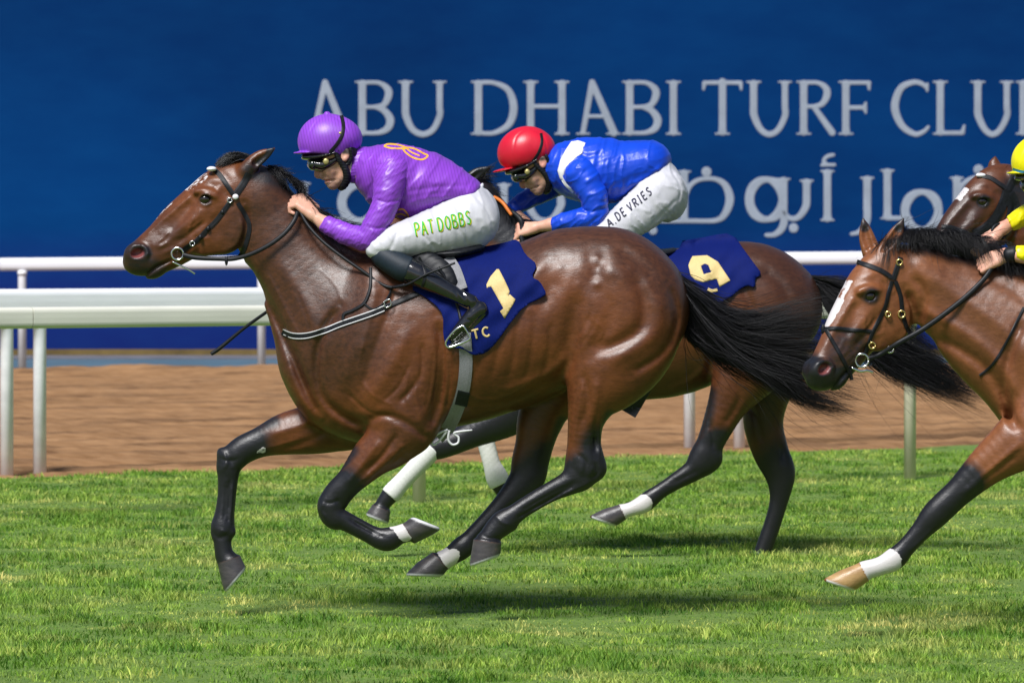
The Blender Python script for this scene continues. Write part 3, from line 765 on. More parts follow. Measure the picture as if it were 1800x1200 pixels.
# ------------------------------------------------------------------ horses
def coat_mat(name, base, warm, dark, black=(0.010, 0.010, 0.013), rough=0.35):
    m, nt, b = new_mat(name)
    a1 = N(nt, 'ShaderNodeAttribute'); a1.attribute_name = 'marks'      # r black points, g white markings, b darker top line
    a2 = N(nt, 'ShaderNodeAttribute'); a2.attribute_name = 'horn'       # r hoof, g shoe, b pink skin
    s1 = N(nt, 'ShaderNodeSeparateColor'); nt.links.new(a1.outputs['Color'], s1.inputs[0])
    s2 = N(nt, 'ShaderNodeSeparateColor'); nt.links.new(a2.outputs['Color'], s2.inputs[0])
    n = noise(nt, 5, 5, 0.6); nf = noise(nt, 60, 4, 0.7, stretch=(0.4, 1, 1)); ns = noise(nt, 420, 3, 0.6, stretch=(0.25, 1, 1))
    c = mix(nt, ramp(nt, n.outputs[0], [(0.35, (0, 0, 0)), (0.7, (1, 1, 1))]).outputs[0], base, warm)
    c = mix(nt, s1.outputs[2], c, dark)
    c = mix(nt, 0.28, c, ramp(nt, nf.outputs[0], [(0.3, tuple(x * 0.55 for x in base)), (0.7, tuple(x * 1.5 for x in warm))]).outputs[0])
    def edged(sock, k=0.7):                                                     # ragged hair edge between two coat colours
        ad = N(nt, 'ShaderNodeMath', operation='ADD'); nt.links.new(sock, ad.inputs[0])
        mu = N(nt, 'ShaderNodeMath', operation='MULTIPLY_ADD'); nt.links.new(nf.outputs[0], mu.inputs[0]); mu.inputs[1].default_value = k; mu.inputs[2].default_value = -k / 2
        nt.links.new(mu.outputs[0], ad.inputs[1])
        return ad.outputs[0]
    c = mix(nt, ramp(nt, edged(s1.outputs[0]), [(0.10, (0, 0, 0)), (0.85, (1, 1, 1))]).outputs[0], c, black)
    c = mix(nt, ramp(nt, edged(s1.outputs[1], 1.5), [(0.47, (0, 0, 0)), (0.62, (1, 1, 1))]).outputs[0], c, (0.62, 0.58, 0.58))
    c = mix(nt, s2.outputs[2], c, (0.20, 0.055, 0.055))
    hn = noise(nt, 22, 4, 0.6, stretch=(0.6, 0.6, 1.8))
    c = mix(nt, s2.outputs[0], c, ramp(nt, hn.outputs[0], [(0.30, (0.035, 0.033, 0.038)), (0.66, (0.075, 0.066, 0.068)), (0.85, (0.20, 0.12, 0.06))]).outputs[0])
    c = mix(nt, s2.outputs[1], c, (0.72, 0.72, 0.74))
    nt.links.new(c, b.inputs['Base Color'])
    rr = N(nt, 'ShaderNodeMapRange'); nt.links.new(nf.outputs[0], rr.inputs[0]); rr.inputs[3].default_value = rough - 0.08; rr.inputs[4].default_value = rough + 0.14
    nt.links.new(rr.outputs[0], b.inputs['Roughness'])
    b.inputs['Specular IOR Level'].default_value = 0.5
    b.inputs['Coat Weight'].default_value = 0.0
    b.inputs['Sheen Weight'].default_value = 0.0
    p = bump(nt, None, n.outputs[0], 0.35, 0.012); p = bump(nt, None, nf.outputs[0], 0.32, 0.003, p); bump(nt, b, ns.outputs[0], 0.5, 0.0012, p)
    return m
M_COAT = coat_mat('bay_coat', (0.070, 0.0215, 0.0078), (0.155, 0.047, 0.0130), (0.030, 0.0145, 0.010))
M_COAT2 = coat_mat('dark_bay_coat', (0.062, 0.020, 0.008), (0.112, 0.035, 0.012), (0.026, 0.012, 0.0085))
M_COAT3 = coat_mat('bright_bay_coat', (0.074, 0.023, 0.009), (0.132, 0.041, 0.0135), (0.034, 0.014, 0.009))
def hair_mat(name, col, rough=0.42):
    m, nt, b = new_mat(name); n = noise(nt, 9, 4, 0.6); at = N(nt, 'ShaderNodeAttribute'); at.attribute_name = 'rnd'
    c = ramp(nt, at.outputs['Fac'], [(0.0, tuple(x * 0.5 for x in col)), (0.7, col), (1.0, tuple(x * 2.4 for x in col))])
    nt.links.new(c.outputs[0], b.inputs['Base Color']); b.inputs['Roughness'].default_value = rough; b.inputs['Specular IOR Level'].default_value = 0.35
    return m
M_HAIR = hair_mat('black_hair', (0.006, 0.0055, 0.007))
M_EYE, _nt, _b = new_mat('horse_eye'); _b.inputs['Base Color'].default_value = (0.012, 0.006, 0.004, 1); _b.inputs['Roughness'].default_value = 0.06; _b.inputs['Coat Weight'].default_value = 1.0
M_LEATHER = simple('black_leather', (0.008, 0.009, 0.012), 0.5, 0.3, nscale=90, namp=0.4, bstr=0.25, bdist=0.001)
M_SHINY = simple('patent_leather', (0.008, 0.008, 0.011), 0.13, 0.7, nscale=40, namp=0.3, bstr=0.15, bdist=0.002, coat=0.6)
M_STEEL = simple('bright_steel', (0.72, 0.72, 0.74), 0.2, 0.5, metal=1.0, nscale=50, namp=0.1, bstr=0.05)
M_BRASS = simple('brass', (0.75, 0.55, 0.22), 0.25, 0.5, metal=1.0, nscale=50, namp=0.1, bstr=0.05)
M_WHITE = simple('white_trim', (0.72, 0.72, 0.74), 0.5, 0.4, nscale=60, namp=0.08)
M_WEB = simple('grey_webbing', (0.22, 0.22, 0.235), 0.65, 0.35, nscale=350, namp=0.35, bstr=0.6, bdist=0.0015)
M_NAVY = simple('navy_cloth', (0.0015, 0.008, 0.10), 0.75, 0.12, nscale=260, namp=0.3, bstr=0.4, bdist=0.001)
M_GOLD = simple('pale_gold_cloth', (0.62, 0.47, 0.20), 0.6, 0.35, nscale=120, namp=0.08, bstr=0.3, bdist=0.001)

def strands(fr, name, guides, n, mat, parent, rad=0.5, spread=1.0, seed=1, seg=12, tip=0.15, curl=0.0, wisps=0.0, short=0.35, wspread=None):
    """hair strands between guide lines (lists of (u, v, w)); each strand a three-sided tapering tube"""
    r = np.random.default_rng(seed); G = [spline(g, 8) for g in guides]
    def at(q, t):
        i = t * (len(q) - 1); return np.stack([np.interp(i, np.arange(len(q)), q[:, k]) for k in range(3)], -1)
    k = len(G); V = []; Fs = []; rnd = []
    tt = np.linspace(0, 1, seg)
    wspread = spread if wspread is None else wspread
    out = []; nc = max(6, n // 34)
    CX_ = r.random(nc) * (k - 1); CO = r.normal(size=(nc, 3)) * np.array([spread, spread, wspread]); C2_ = r.normal(size=(nc, 3)) * np.array([spread, spread, wspread]) * 1.8; CP = r.random(nc) * 6.28; CL = r.random(nc)
    for s_ in range(n):
        ci = r.integers(nc) if r.random() < 0.85 else -1
        x = (CX_[ci] + r.normal() * 0.10) if ci >= 0 else r.random() * (k - 1)
        x = min(max(x, 0.0), k - 1.001); i = min(int(x), k - 2); f = x - i
        ln = 1 - short * ((0.6 * CL[ci] + 0.4 * r.random()) if ci >= 0 else r.random()) ** 1.5
        a = at(G[i], tt * ln) * (1 - f) + at(G[i + 1], tt * ln) * f
        off = r.normal(size=3) * np.array([spread, spread, wspread])
        off2 = r.normal(size=3) * np.array([spread, spread, wspread]) * (1.6 + wisps * (r.random() < 0.15) * 4)
        if ci >= 0: off = CO[ci] * 0.8 + off * 0.5; off2 = C2_[ci] + off2 * (0.28 + 1.1 * (r.random() < 0.15))
        ph = (CP[ci] + r.normal() * 0.25) if ci >= 0 else r.random() * 6.28; cu = curl * (0.5 + r.random())
        wave = np.stack([1.5 * np.sin(tt * 6 + ph), 1.7 * np.cos(tt * 7.5 + ph), np.sin(tt * 6 + ph + 1)], -1) * (cu * tt)[:, None]
        p = a + off * (0.35 + 0.65 * tt)[:, None] + off2 * (tt ** 1.5)[:, None] + wave
        out.append((p, rad * (0.7 + 0.6 * r.random()), r.random()))
    P = np.array([o[0] for o in out]); W = fr.world(P)                     # (n, seg, 3)
    T = np.gradient(W, axis=1); T /= np.linalg.norm(T, axis=2)[..., None] + 1e-9
    A = np.cross(T, np.array([0.1, 1.0, 0.05])); A /= np.linalg.norm(A, axis=2)[..., None] + 1e-9
    B = np.cross(T, A)
    R = (np.array([o[1] for o in out])[:, None] * (1 - (1 - tip) * tt[None] ** 1.5) / fr.s)[..., None]
    ring = [A, -0.5 * A + 0.866 * B, -0.5 * A - 0.866 * B]
    V = np.stack([W + R * q for q in ring], 2).reshape(-1, 3)
    b0 = (np.arange(n) * seg * 3)[:, None, None, None] + (np.arange(seg - 1) * 3)[None, :, None, None]
    q = np.array([[0, 1, 4, 3], [1, 2, 5, 4], [2, 0, 3, 5]])[None, None]
    Q = (b0 + q).reshape(-1, 4)
    o = link_mesh(name, V, Q, mat, parent)
    if len(o.data.vertices) == len(V):
        at_ = o.data.attributes.new('rnd', 'FLOAT', 'POINT'); at_.data.foreach_set('value', np.repeat(np.array([x[2] for x in out]), seg * 3).astype(np.float32))
    return o

def paint(V, strokes, chans=3):
    """strokes: (channel, points, radius, softness, value[, (w0, w1)])"""
    C = np.zeros((len(V), chans), np.float32)
    for s_ in strokes:
        ch, pts, r, soft, val = s_[:5]
        d = polydist(V[:, 0], V[:, 1], pts, 3); m = np.clip((r + soft - d) / (soft + 1e-6), 0, 1); m = m * m * (3 - 2 * m)
        if len(s_) > 5: m = m * np.clip((V[:, 2] - s_[5][0]) / 3, 0, 1) * np.clip((s_[5][1] - V[:, 2]) / 3, 0, 1)
        if val >= 0: C[:, ch] = np.maximum(C[:, ch], m * val)
        else: C[:, ch] *= (1 - m)
    return C
def set_cols(o, name, C):
    if len(o.data.vertices) != len(C): print('attr mismatch', o.name, len(o.data.vertices), len(C)); return
    a = o.data.color_attributes.new(name, 'FLOAT_COLOR', 'POINT'); a.data.foreach_set('color', np.concatenate([C, np.ones((len(C), 1), np.float32)], 1).astype(np.float32).ravel())

def horse_body(fr, root, field, vox, marks, horn, hooves, mat, eyes=(), smooth=2):
    V, Q = field.mesh(vox, smooth)
    o = link_mesh('body', fr.world(V), Q, mat, root)
    C1 = paint(V, marks); C2 = paint(V, horn)
    for h in hooves:
        b = h.bb; ins = (V[:, 0] > b[0]) & (V[:, 0] < b[1]) & (V[:, 1] > b[2]) & (V[:, 1] < b[3]) & (V[:, 2] > b[4]) & (V[:, 2] < b[5])
        t = h.t(V[:, 0], V[:, 1], V[:, 2]); rad = h(V[:, 0], V[:, 1], V[:, 2])
        m = ins & (t > 0.02) & (rad < 4)
        sf = np.clip((t - 0.0) / 0.07, 0, 1); C2[m, 0] = sf[m]; C1[m] *= (1 - sf[m])[:, None]
        pr = h.pr if isinstance(h, Xf) else h; sd = np.clip((pr.sole_d(V[:, 0], V[:, 1]) + 5.5) / 2.5, 0, 1) * 0.85; mm = ins & (t > 0.2) & (rad < 4); C2[mm, 1] = sd[mm]
    set_cols(o, 'marks', C1); set_cols(o, 'horn', C2)
    for (u, v, w, r) in eyes:
        g = MB(); n = 18; c = fr.world(np.array([u, v, w])); rr = r / fr.s
        g.add([tuple(c + rr * np.array([math.sin(a) * math.cos(b) * 1.15, math.sin(a) * math.sin(b) * 0.9, math.cos(a)])) for a in np.linspace(0.01, 3.13, n) for b in np.linspace(0, 2 * math.pi, n, endpoint=False)],
              [(i * n + j, (i + 1) * n + j, (i + 1) * n + (j + 1) % n, i * n + (j + 1) % n) for i in range(n - 1) for j in range(n)])
        g.build('eye', M_EYE, root)
    return Skin(V, Q), o
F1 = Frame(0.0)
h1 = empty('racehorse', (0.0, 0, 0), 'leading bay racehorse stretched past the rails wearing navy cloth number 1', 'horse', 'galloping racehorses')
AMP[0] = 1.5
f = Field()
# trunk
f.add(Sweep([(655, 603, 160, 0, 84), (705, 600, 165, 0, 104), (760, 595, 160, 0, 116), (820, 588, 154, 0, 122), (880, 578, 142, 0, 122), (940, 559, 135, 0, 116), (1000, 528, 122, 0, 108), (1060, 515, 106, 0, 100)], p=2.15), 10)
f.add(Sweep([(455, 372, 66, 0, 37), (487, 412, 74, 0, 41), (525, 466, 83, 0, 50), (563, 514, 101, 0, 64), (606, 560, 122, 0, 80), (640, 590, 130, 0, 90)]), 34)
f.add(Sweep([(560, 640, 62, 0, 58), (590, 690, 66, 0, 66), (640, 720, 56, 0, 64)]), 30)
# pelvis and rump
f.add(Sweep([(1010, 512, 96, -20, 84), (1068, 522, 112, -22, 92), (1096, 540, 112, -24, 90)]), 34)
f.add(Sweep([(1010, 512, 96, 20, 84), (1068, 522, 112, 22, 92), (1096, 540, 112, 24, 90)]), 34)
# near hind thigh, gaskin, hock, cannon, pastern
f.add(Sweep([(1090, 540, 108, -50, 60), (1088, 590, 104, -60, 58), (1070, 642, 80, -66, 52), (1046, 690, 49, -68, 42), (1031, 735, 33, -68, 29), (1026, 780, 29, -66, 22), (1027, 812, 33, -65, 20)]), 22)
f.add(Sweep([(1030, 808, 30, -65, 20), (1022, 832, 29, -65, 19), (1000, 848, 21.5, -65, 17), (970, 862, 17, -65, 14.5), (935, 882, 16, -65, 14), (905, 903, 17.5, -65, 15.5), (886, 917, 22, -65, 19), (872, 929, 20, -65, 18), (861, 943, 18.5, -65, 18), (857, 954, 23, -65, 20)], 5), 12)
f.add(Ell((1052, 826, -65), (13, 15, 11), 20), 14)
HC1 = Hoof((857, 950, -65), (852, 988, -65), 25, 26, 0.9, ((827, 996), (883, 976))); f.add(HC1, 2)
# far hind leg
f.add(Sweep([(1080, 560, 100, 50, 56), (1020, 640, 66, 58, 44), (968, 700, 47, 58, 34), (949, 740, 40, 58, 28), (940, 778, 34, 58, 23), (932, 812, 33, 58, 20), (926, 840, 31, 58, 19), (898, 872, 22, 58, 17), (868, 904, 17.5, 58, 14.5), (828, 946, 16.5, 58, 14.5), (812, 962, 20, 58, 18), (793, 976, 17, 58, 16), (776, 986, 18, 58, 17)], 4), 12)
HD1 = Hoof((774, 984, 58), (755, 1003, 58), 19.5, 25, 0.9, ((718, 1012), (785, 1014))); f.add(HD1, 2)
# shoulder and near foreleg (folded back)
f.add(Sweep([(668, 500, 44, -56, 36), (672, 570, 66, -64, 42), (690, 640, 82, -66, 46), (708, 700, 76, -66, 46), (716, 745, 54, -66, 40)]), 26)
f.add(Sweep([(716, 735, 56, -64, 40), (690, 774, 46, -64, 36), (655, 802, 36.5, -62, 29), (618, 842, 25.5, -60, 22), (594, 868, 25, -58, 21), (582, 890, 24, -57, 20), (588, 908, 22, -57, 18), (606, 915, 17.5, -57, 15), (648, 937, 16.5, -56, 13.5), (668, 946, 19, -56, 16), (683, 947, 21, -56, 18), (700, 940, 17, -56, 16), (716, 935, 17, -56, 16)], 5), 12)
HB1 = Hoof((718, 938, -56), (743, 922, -56), 20, 23.5, 0.9, ((722, 906), (771, 926))); f.add(HB1, 2)
# far shoulder and far foreleg (reaching forward)
f.add(Sweep([(640, 560, 70, 58, 40), (640, 660, 82, 62, 46), (618, 722, 64, 60, 46), (585, 742, 52, 56, 40), (548, 754, 44, 54, 34), (503, 762, 37, 52, 28), (460, 776, 27, 50, 22), (425, 792, 25, 50, 21), (404, 814, 23, 50, 20), (401, 838, 18.5, 50, 16), (399, 868, 16.5, 50, 13.5), (395, 902, 17.5, 50, 14.5), (391, 930, 21.5, 50, 18), (391, 950, 16, 50, 15), (394, 974, 16.5, 50, 16), (400, 984, 19, 50, 18)], 5), 16)
HA1 = Hoof((402, 982, 50), (413, 1014, 50), 21, 25, 0.9, ((398, 1041), (433, 1000))); f.add(HA1, 2)
f.add(Ell((392, 800, 50), (9, 14, 13), -30), 10); f.add(Ell((574, 886, -57), (11, 15, 14), 10), 10)
# sheath and belly line
f.add(Ell((925, 690, 0), (46, 15, 34), -24), 22)
# head
_body_f = f; f = Field()
f.add(Sweep([(450, 342, 52, 0, 36), (420, 336, 55, 0, 38), (396, 350, 58, 0, 41), (374, 371, 60, 0, 40), (350, 388, 57, 0, 35), (326, 404, 52, 0, 30), (296, 428, 44.5, 0, 26), (268, 446, 38, 0, 25), (246, 455, 30, 0, 25)], 5), 18)
f.add(Sweep([(412, 392, 46, -20, 17), (388, 402, 44, -22, 16), (362, 412, 38, -20, 14)]), 10)
f.add(Sweep([(412, 392, 46, 20, 17), (388, 402, 44, 22, 16), (362, 412, 38, 20, 14)]), 10)
f.add(Ell((270, 477, 0), (21, 13, 16), -15), 5)
f.add(Ell((237, 445, -14), (19, 17, 14), -25), 8); f.add(Ell((237, 445, 14), (19, 17, 14), -25), 8)
f.add(Ell((233, 463, 0), (14, 14, 18), 20), 8)
f.add(Cap([(346, 337, -33, 5), (360, 337, -37, 6), (378, 342, -38, 5.5)]), 12); f.add(Cap([(346, 337, 33, 5), (360, 337, 37, 6), (378, 342, 38, 5.5)]), 12)
for sg in (-1, 1): f.add(Cap([(364, 368, sg * 33, 4.5), (344, 382, sg * 31, 4.5), (322, 398, sg * 27, 4.2), (304, 411, sg * 23.5, 3)]), 7)
f.sub(Ell((242, 444, -29), (13, 8.5, 15), -22), 3); f.sub(Ell((242, 444, 29), (13, 8.5, 15), -22), 3)
f.stroke([(228, 438), (236, 431), (252, 432), (260, 444), (254, 455)], 3.6, 2.2)
f.stroke([(303, 456), (290, 462), (274, 470), (262, 480), (252, 488)], 2.6, -3.4)
f.stroke([(300, 466), (286, 474), (270, 484)], 6, 1.6)
f.sub(Ell((361, 350, -42), (9.5, 7.5, 8), -10), 3); f.sub(Ell((361, 350, 42), (9.5, 7.5, 8), -10), 3)
f.stroke([(350, 354), (354, 344), (364, 341), (376, 347)], 2.2, 2.2)
f.stroke([(352, 357), (362, 361), (374, 355)], 2.4, 1.5)
f.stroke([(340, 352), (330, 372), (312, 392), (292, 412)], 7, -2.2)
f.stroke([(385, 330), (398, 342), (404, 356)], 9, -3.0)
f.stroke([(326, 402), (342, 398), (352, 386)], 3, 1.2)
f.stroke([(430, 360), (434, 400), (424, 436)], 7, -6)
f.stroke([(415, 402), (402, 436), (380, 448)], 8, 1.6)
f.stroke([(372, 372), (380, 400), (372, 430)], 10, -1.6); f.stroke([(345, 425), (325, 440), (305, 446)], 5, -2)
f.stroke([(340, 380), (333, 402), (327, 414)], 2.2, 1.1); f.stroke([(300, 425), (285, 432), (270, 432)], 4, 1.4)
f.stroke([(338, 342), (310, 366), (280, 392), (254, 416)], 4, 1.5); f.stroke([(352, 350), (330, 364), (306, 386), (282, 408)], 9, -2.6)
f.stroke([(424, 380), (426, 404), (416, 428), (396, 444)], 4.5, 2.2); f.stroke([(392, 372), (372, 392), (356, 424)], 5, -1.5); f.stroke([(340, 412), (352, 430), (346, 446)], 4, -1.6)
f.stroke([(366, 388), (344, 402), (324, 418), (306, 428)], 5, -2.4); f.stroke([(330, 430), (350, 420), (372, 418)], 2.4, 1.1); f.stroke([(300, 404), (284, 420), (272, 430)], 3, 1.3); f.stroke([(262, 428), (266, 446), (262, 462)], 4, -1.5)
f.stroke([(376, 300), (396, 312), (404, 330)], 8, -1.6); f.stroke([(352, 322), (372, 316), (392, 320)], 6, 1.2); f.stroke([(284, 446), (300, 440), (318, 440)], 4, 1.3)
HEAD_OPS = list(f.ops); f = Field()
for sg in (-1, 1):
    f.add(Sweep([(432, 300, 15, sg * 26, 13), (446, 285, 13.5, sg * 28, 11), (458, 276, 12, sg * 28, 8), (470, 269, 8, sg * 28, 5), (482, 261, 2.5, sg * 28, 2)], 5), 8)
    f.sub(Sweep([(450, 287, 7, sg * 38, 8), (462, 277, 6.5, sg * 38, 7), (474, 268, 3, sg * 36, 5)], 4), 3)
EAR_OPS = list(f.ops); f = _body_f; f.ops += HEAD_OPS + EAR_OPS
# neck and shoulder muscles
f.stroke([(428, 462), (462, 512), (493, 575), (520, 640), (546, 700), (566, 735)], 9, -6)
f.stroke([(412, 452), (446, 500), (478, 558), (496, 610)], 11, 1.4)
f.stroke([(480, 440), (516, 500), (548, 560), (565, 620)], 16, 2.5)
f.stroke([(505, 360), (560, 430), (612, 470)], 14, -2.0)
f.stroke([(596, 540), (566, 590), (556, 640), (564, 690), (590, 722), (640, 750)], 8, -5.5)
f.stroke([(502, 640), (520, 690), (560, 735)], 10, 2)
f.stroke([(520, 600), (524, 650), (545, 690)], 8, -1.8)
f.stroke([(660, 470), (640, 540), (620, 620), (600, 690)], 14, 2.5)
f.stroke([(700, 500), (672, 580), (650, 640), (640, 690)], 9, -3.0)
f.stroke([(664, 500), (650, 560), (630, 630)], 8, 1.8)
f.stroke([(726, 560), (700, 620), (664, 680), (636, 716)], 16, 3.4)
f.stroke([(770, 560), (778, 640), (770, 700), (750, 760)], 10, -5.5)
f.stroke([(742, 600), (738, 660), (700, 710)], 5, -2.2)
f.stroke([(640, 740), (680, 730), (726, 750), (752, 776)], 7, -3.0, (-160, 0))
f.stroke([(700, 760), (672, 800), (640, 830)], 5, -2.4, (-160, 0)); f.stroke([(670, 770), (636, 816), (604, 856)], 7, 2.2, (-160, 0)); f.stroke([(715, 775), (676, 815), (640, 848)], 6, 2.0, (-160, 0))
f.stroke([(590, 750), (540, 775), (490, 790)], 6, -1.8, (0, 160)); f.stroke([(560, 735), (520, 750), (470, 765)], 7, 1.8, (0, 160))
f.stroke([(789, 600), (792, 660), (784, 720)], 4, -1.5); f.stroke([(802, 610), (804, 680)], 5, 1.2)
# ribs and flank
for k in range(5):
    x = 838 + k * 30; f.stroke([(x + 12, 560), (x + 6, 620), (x - 6, 670)], 6, -1.1)
f.stroke([(880, 690), (930, 672), (975, 648), (1002, 615)], 9, 2.4); f.stroke([(850, 716), (910, 700), (960, 672)], 6, -1.6)
f.stroke([(1018, 500), (1012, 540), (1004, 590), (1000, 668)], 15, -3.6)
f.stroke([(985, 470), (960, 520), (930, 545)], 18, -4.0); f.stroke([(960, 448), (940, 480), (905, 520)], 12, 2)
# quarter
f.stroke([(1050, 452), (1046, 480), (1050, 500)], 16, -3.4); f.stroke([(1036, 560), (1030, 600), (1024, 640)], 14, 3)
f.stroke([(1046, 500), (1070, 540), (1062, 590), (1030, 622)], 13, -2.2)
f.stroke([(1108, 470), (1130, 520), (1126, 575), (1082, 606), (1040, 618)], 12, -4.0)
f.stroke([(1150, 505), (1162, 550), (1150, 590), (1100, 622), (1062, 640)], 15, 3.4)
f.stroke([(1176, 500), (1190, 560), (1166, 618), (1110, 655)], 7, -3.2)
f.stroke([(1070, 430), (1120, 458), (1160, 500)], 12, -2.5); f.stroke([(1050, 470), (1090, 480), (1120, 500)], 14, 2.2)
f.stroke([(1024, 650), (1034, 700), (1022, 750)], 6, -2.2, (-170, 0)); f.stroke([(1050, 660), (1046, 710), (1036, 760)], 8, 2.0, (-170, 0))
f.stroke([(1044, 760), (1046, 800)], 5, -3.4, (-100, -40)); f.stroke([(935, 770), (950, 815)], 5, -3.4, (40, 100))
f.stroke([(1008, 820), (1024, 836), (1040, 832)], 5, -2, (-100, 0)); f.stroke([(1040, 846), (1000, 866), (930, 902)], 4, 1.4, (-100, 0)); f.stroke([(1012, 846), (960, 872), (915, 898)], 3, -1.6, (-100, 0))
f.stroke([(398, 850), (396, 890), (394, 915)], 3, -1.6, (20, 90)); f.stroke([(408, 850), (406, 890), (402, 915)], 3.5, 1.4, (20, 90))
f.stroke([(620, 916), (660, 938)], 3, -1.5, (-90, -20)); f.stroke([(372, 930), (384, 944), (404, 938)], 4, -1.6, (20, 90))
f.stroke([(590, 872), (600, 892)], 5, -2, (-90, -20)); f.stroke([(404, 800), (410, 822)], 5, -2, (20, 90))
AMP[0] = 1.0
for pts, w_, a_ in (([(700, 636), (716, 660), (712, 690), (724, 720)], 2.6, 1.2), ([(690, 610), (676, 650), (690, 680)], 2.4, 0.9), ([(820, 690), (850, 702), (890, 696), (930, 676)], 2.6, 1.2), ([(800, 700), (830, 716), (870, 712)], 2.4, 0.9),
                    ([(770, 610), (768, 660), (760, 710)], 2.4, -1.4), ([(780, 600), (780, 660), (773, 715)], 2.4, -1.4), ([(790, 604), (792, 660), (786, 716)], 2.4, -1.2), ([(762, 620), (757, 670), (748, 716)], 2.4, -1.2),
                    ([(1042, 540), (1030, 570), (1010, 596)], 3, -0.8), ([(1050, 552), (1038, 584), (1014, 610)], 3, -0.7),
                    ([(1030, 660), (1020, 700), (1014, 740), (1008, 780)], 2.6, 1.4), ([(1040, 560), (1060, 580), (1050, 600)], 2.6, 1.0), ([(386, 376), (372, 390), (352, 400)], 2.2, 0.9), ([(352, 366), (346, 384), (330, 396)], 2.0, 0.9), ([(318, 412), (300, 420), (280, 436)], 2.0, 0.9),
                    ([(560, 470), (590, 500), (600, 530)], 3, 0.8), ([(470, 480), (500, 540), (530, 600)], 3, 1.2), ([(520, 510), (540, 560), (548, 600)], 3, -1.0),
                    ([(690, 792), (662, 820), (634, 846)], 2.4, 1.3), ([(716, 790), (690, 816)], 2.4, 1.0), ([(530, 770), (490, 782), (450, 790)], 2.4, 1.0),
                    ([(640, 600), (630, 650), (650, 690), (690, 712)], 3, 1.2), ([(740, 640), (730, 690), (742, 740)], 3.2, 1.4), ([(720, 640), (700, 680), (672, 706)], 3, -1.6), ([(610, 690), (650, 724), (690, 730)], 3.5, -1.8)):
    f.stroke(pts, w_, a_)
f.stroke([(1010, 852), (950, 886), (908, 910)], 3.0, -3.2, (-100, -40)); f.stroke([(404, 842), (403, 880), (400, 920)], 2.8, -3.0, (20, 90)); f.stroke([(384, 930), (400, 936)], 3, 1.6, (20, 90))
f.stroke([(905, 884), (870, 912), (832, 952)], 3.0, -2.6, (20, 100)); f.stroke([(612, 910), (650, 932), (676, 944)], 2.8, -2.8, (-100, -20))
f.add(Ell((424, 808, 44), (7, 11, 8), -15), 6); f.add(Ell((602, 884, -60), (8, 9, 8), 20), 6); f.add(Ell((408, 935, 46), (6.5, 8, 8)), 5); f.add(Ell((901, 925, -66), (8, 7, 9), -30), 5); f.add(Ell((681, 957, -57), (8, 6, 9), 10), 5)
f.add(Ell((1024, 826, -78), (13, 14, 8), -20), 6); f.stroke([(1044, 812), (1050, 830), (1040, 842)], 3, -2.6, (-120, 0)); f.stroke([(392, 790), (398, 812), (390, 826)], 3, 2.0, (20, 100)); f.stroke([(570, 878), (564, 896), (574, 912)], 3, 2.2, (-100, 0))
f.stroke([(1014, 796), (1030, 812), (1026, 836)], 3, -2.2, (-100, 0)); f.stroke([(1044, 818), (1034, 838)], 2.6, 1.6, (-100, 0)); f.stroke([(1052, 700), (1054, 760), (1056, 800)], 3, 1.8, (-100, 0)); f.stroke([(1046, 720), (1046, 780)], 2.6, -2, (-100, 0))
f.stroke([(566, 880), (580, 884), (596, 878)], 2.6, -1.8, (-100, 0)); f.stroke([(640, 928), (672, 942)], 2.4, 1.4, (-100, 0)); f.stroke([(388, 806), (404, 810), (420, 806)], 2.6, -1.8, (20, 90))
f.stroke([(868, 902), (884, 918), (900, 922)], 3, 1.6, (-100, 0)); f.stroke([(846, 940), (862, 946), (880, 944)], 2.4, -1.6, (-100, 0))
AMP[0] = 1.5
marks = [(0, [(405, 776), (440, 758), (480, 740)], 5, 16, 0.8, (0, 200)), (0, [(566, 868), (590, 830), (618, 792)], 5, 15, 0.8, (-200, 0)), (0, [(1060, 800), (1062, 760), (1072, 730)], 4, 12, 0.85, (-200, 0)), (0, [(970, 810), (978, 770), (988, 740)], 4, 12, 0.8, (0, 200)),
         (0, [(430, 782), (412, 790), (395, 800), (396, 860), (390, 940), (400, 985)], 22, 50, 1, (0, 200)),
         (0, [(600, 862), (590, 872), (575, 890), (640, 935), (700, 940)], 22, 46, 1, (-200, 0)),
         (0, [(1060, 790), (1050, 820), (1000, 850), (930, 885), (860, 950)], 23, 40, 1, (-200, 0)),
         (0, [(972, 815), (930, 850), (870, 905), (800, 970)], 22, 44, 1, (0, 200)),
         (0, [(225, 440), (245, 462), (272, 478), (245, 485)], 10, 34, 0.72), (0, [(243, 444), (252, 446)], 12, 12, 0.8), (0, [(361, 350), (362, 351)], 7, 9, 0.7), (0, [(300, 425), (270, 445)], 20, 30, 0.35),
         (0, [(476, 262), (470, 274), (456, 286)], 4, 5, 0.9), (0, [(440, 300), (500, 320), (540, 360), (600, 420)], 6, 22, 0.8),
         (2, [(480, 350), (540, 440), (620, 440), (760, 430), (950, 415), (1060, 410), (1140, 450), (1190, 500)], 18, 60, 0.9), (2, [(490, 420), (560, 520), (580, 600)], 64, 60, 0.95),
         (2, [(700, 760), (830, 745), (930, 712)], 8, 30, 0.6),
         (1, [(346, 316), (330, 328), (358, 310)], 5, 8, 0.52), (1, [(302, 356), (270, 388)], 1.0, 3, 0.5),
         (1, [(704, 926), (713, 938), (708, 922)], 9, 9, 1, (-120, 0)), (1, [(700, 918), (690, 924)], 4, 4, 1, (-120, 0)), (1, [(779, 969), (790, 985), (798, 974), (786, 1000)], 6, 9, 1, (0, 140)),
         (1, [(456, 796), (463, 790)], 4, 3, 0.56, (0, 200))]
horn = [(2, [(238, 445), (245, 447)], 6, 5, 0.95, (-27.5, 27.5))]
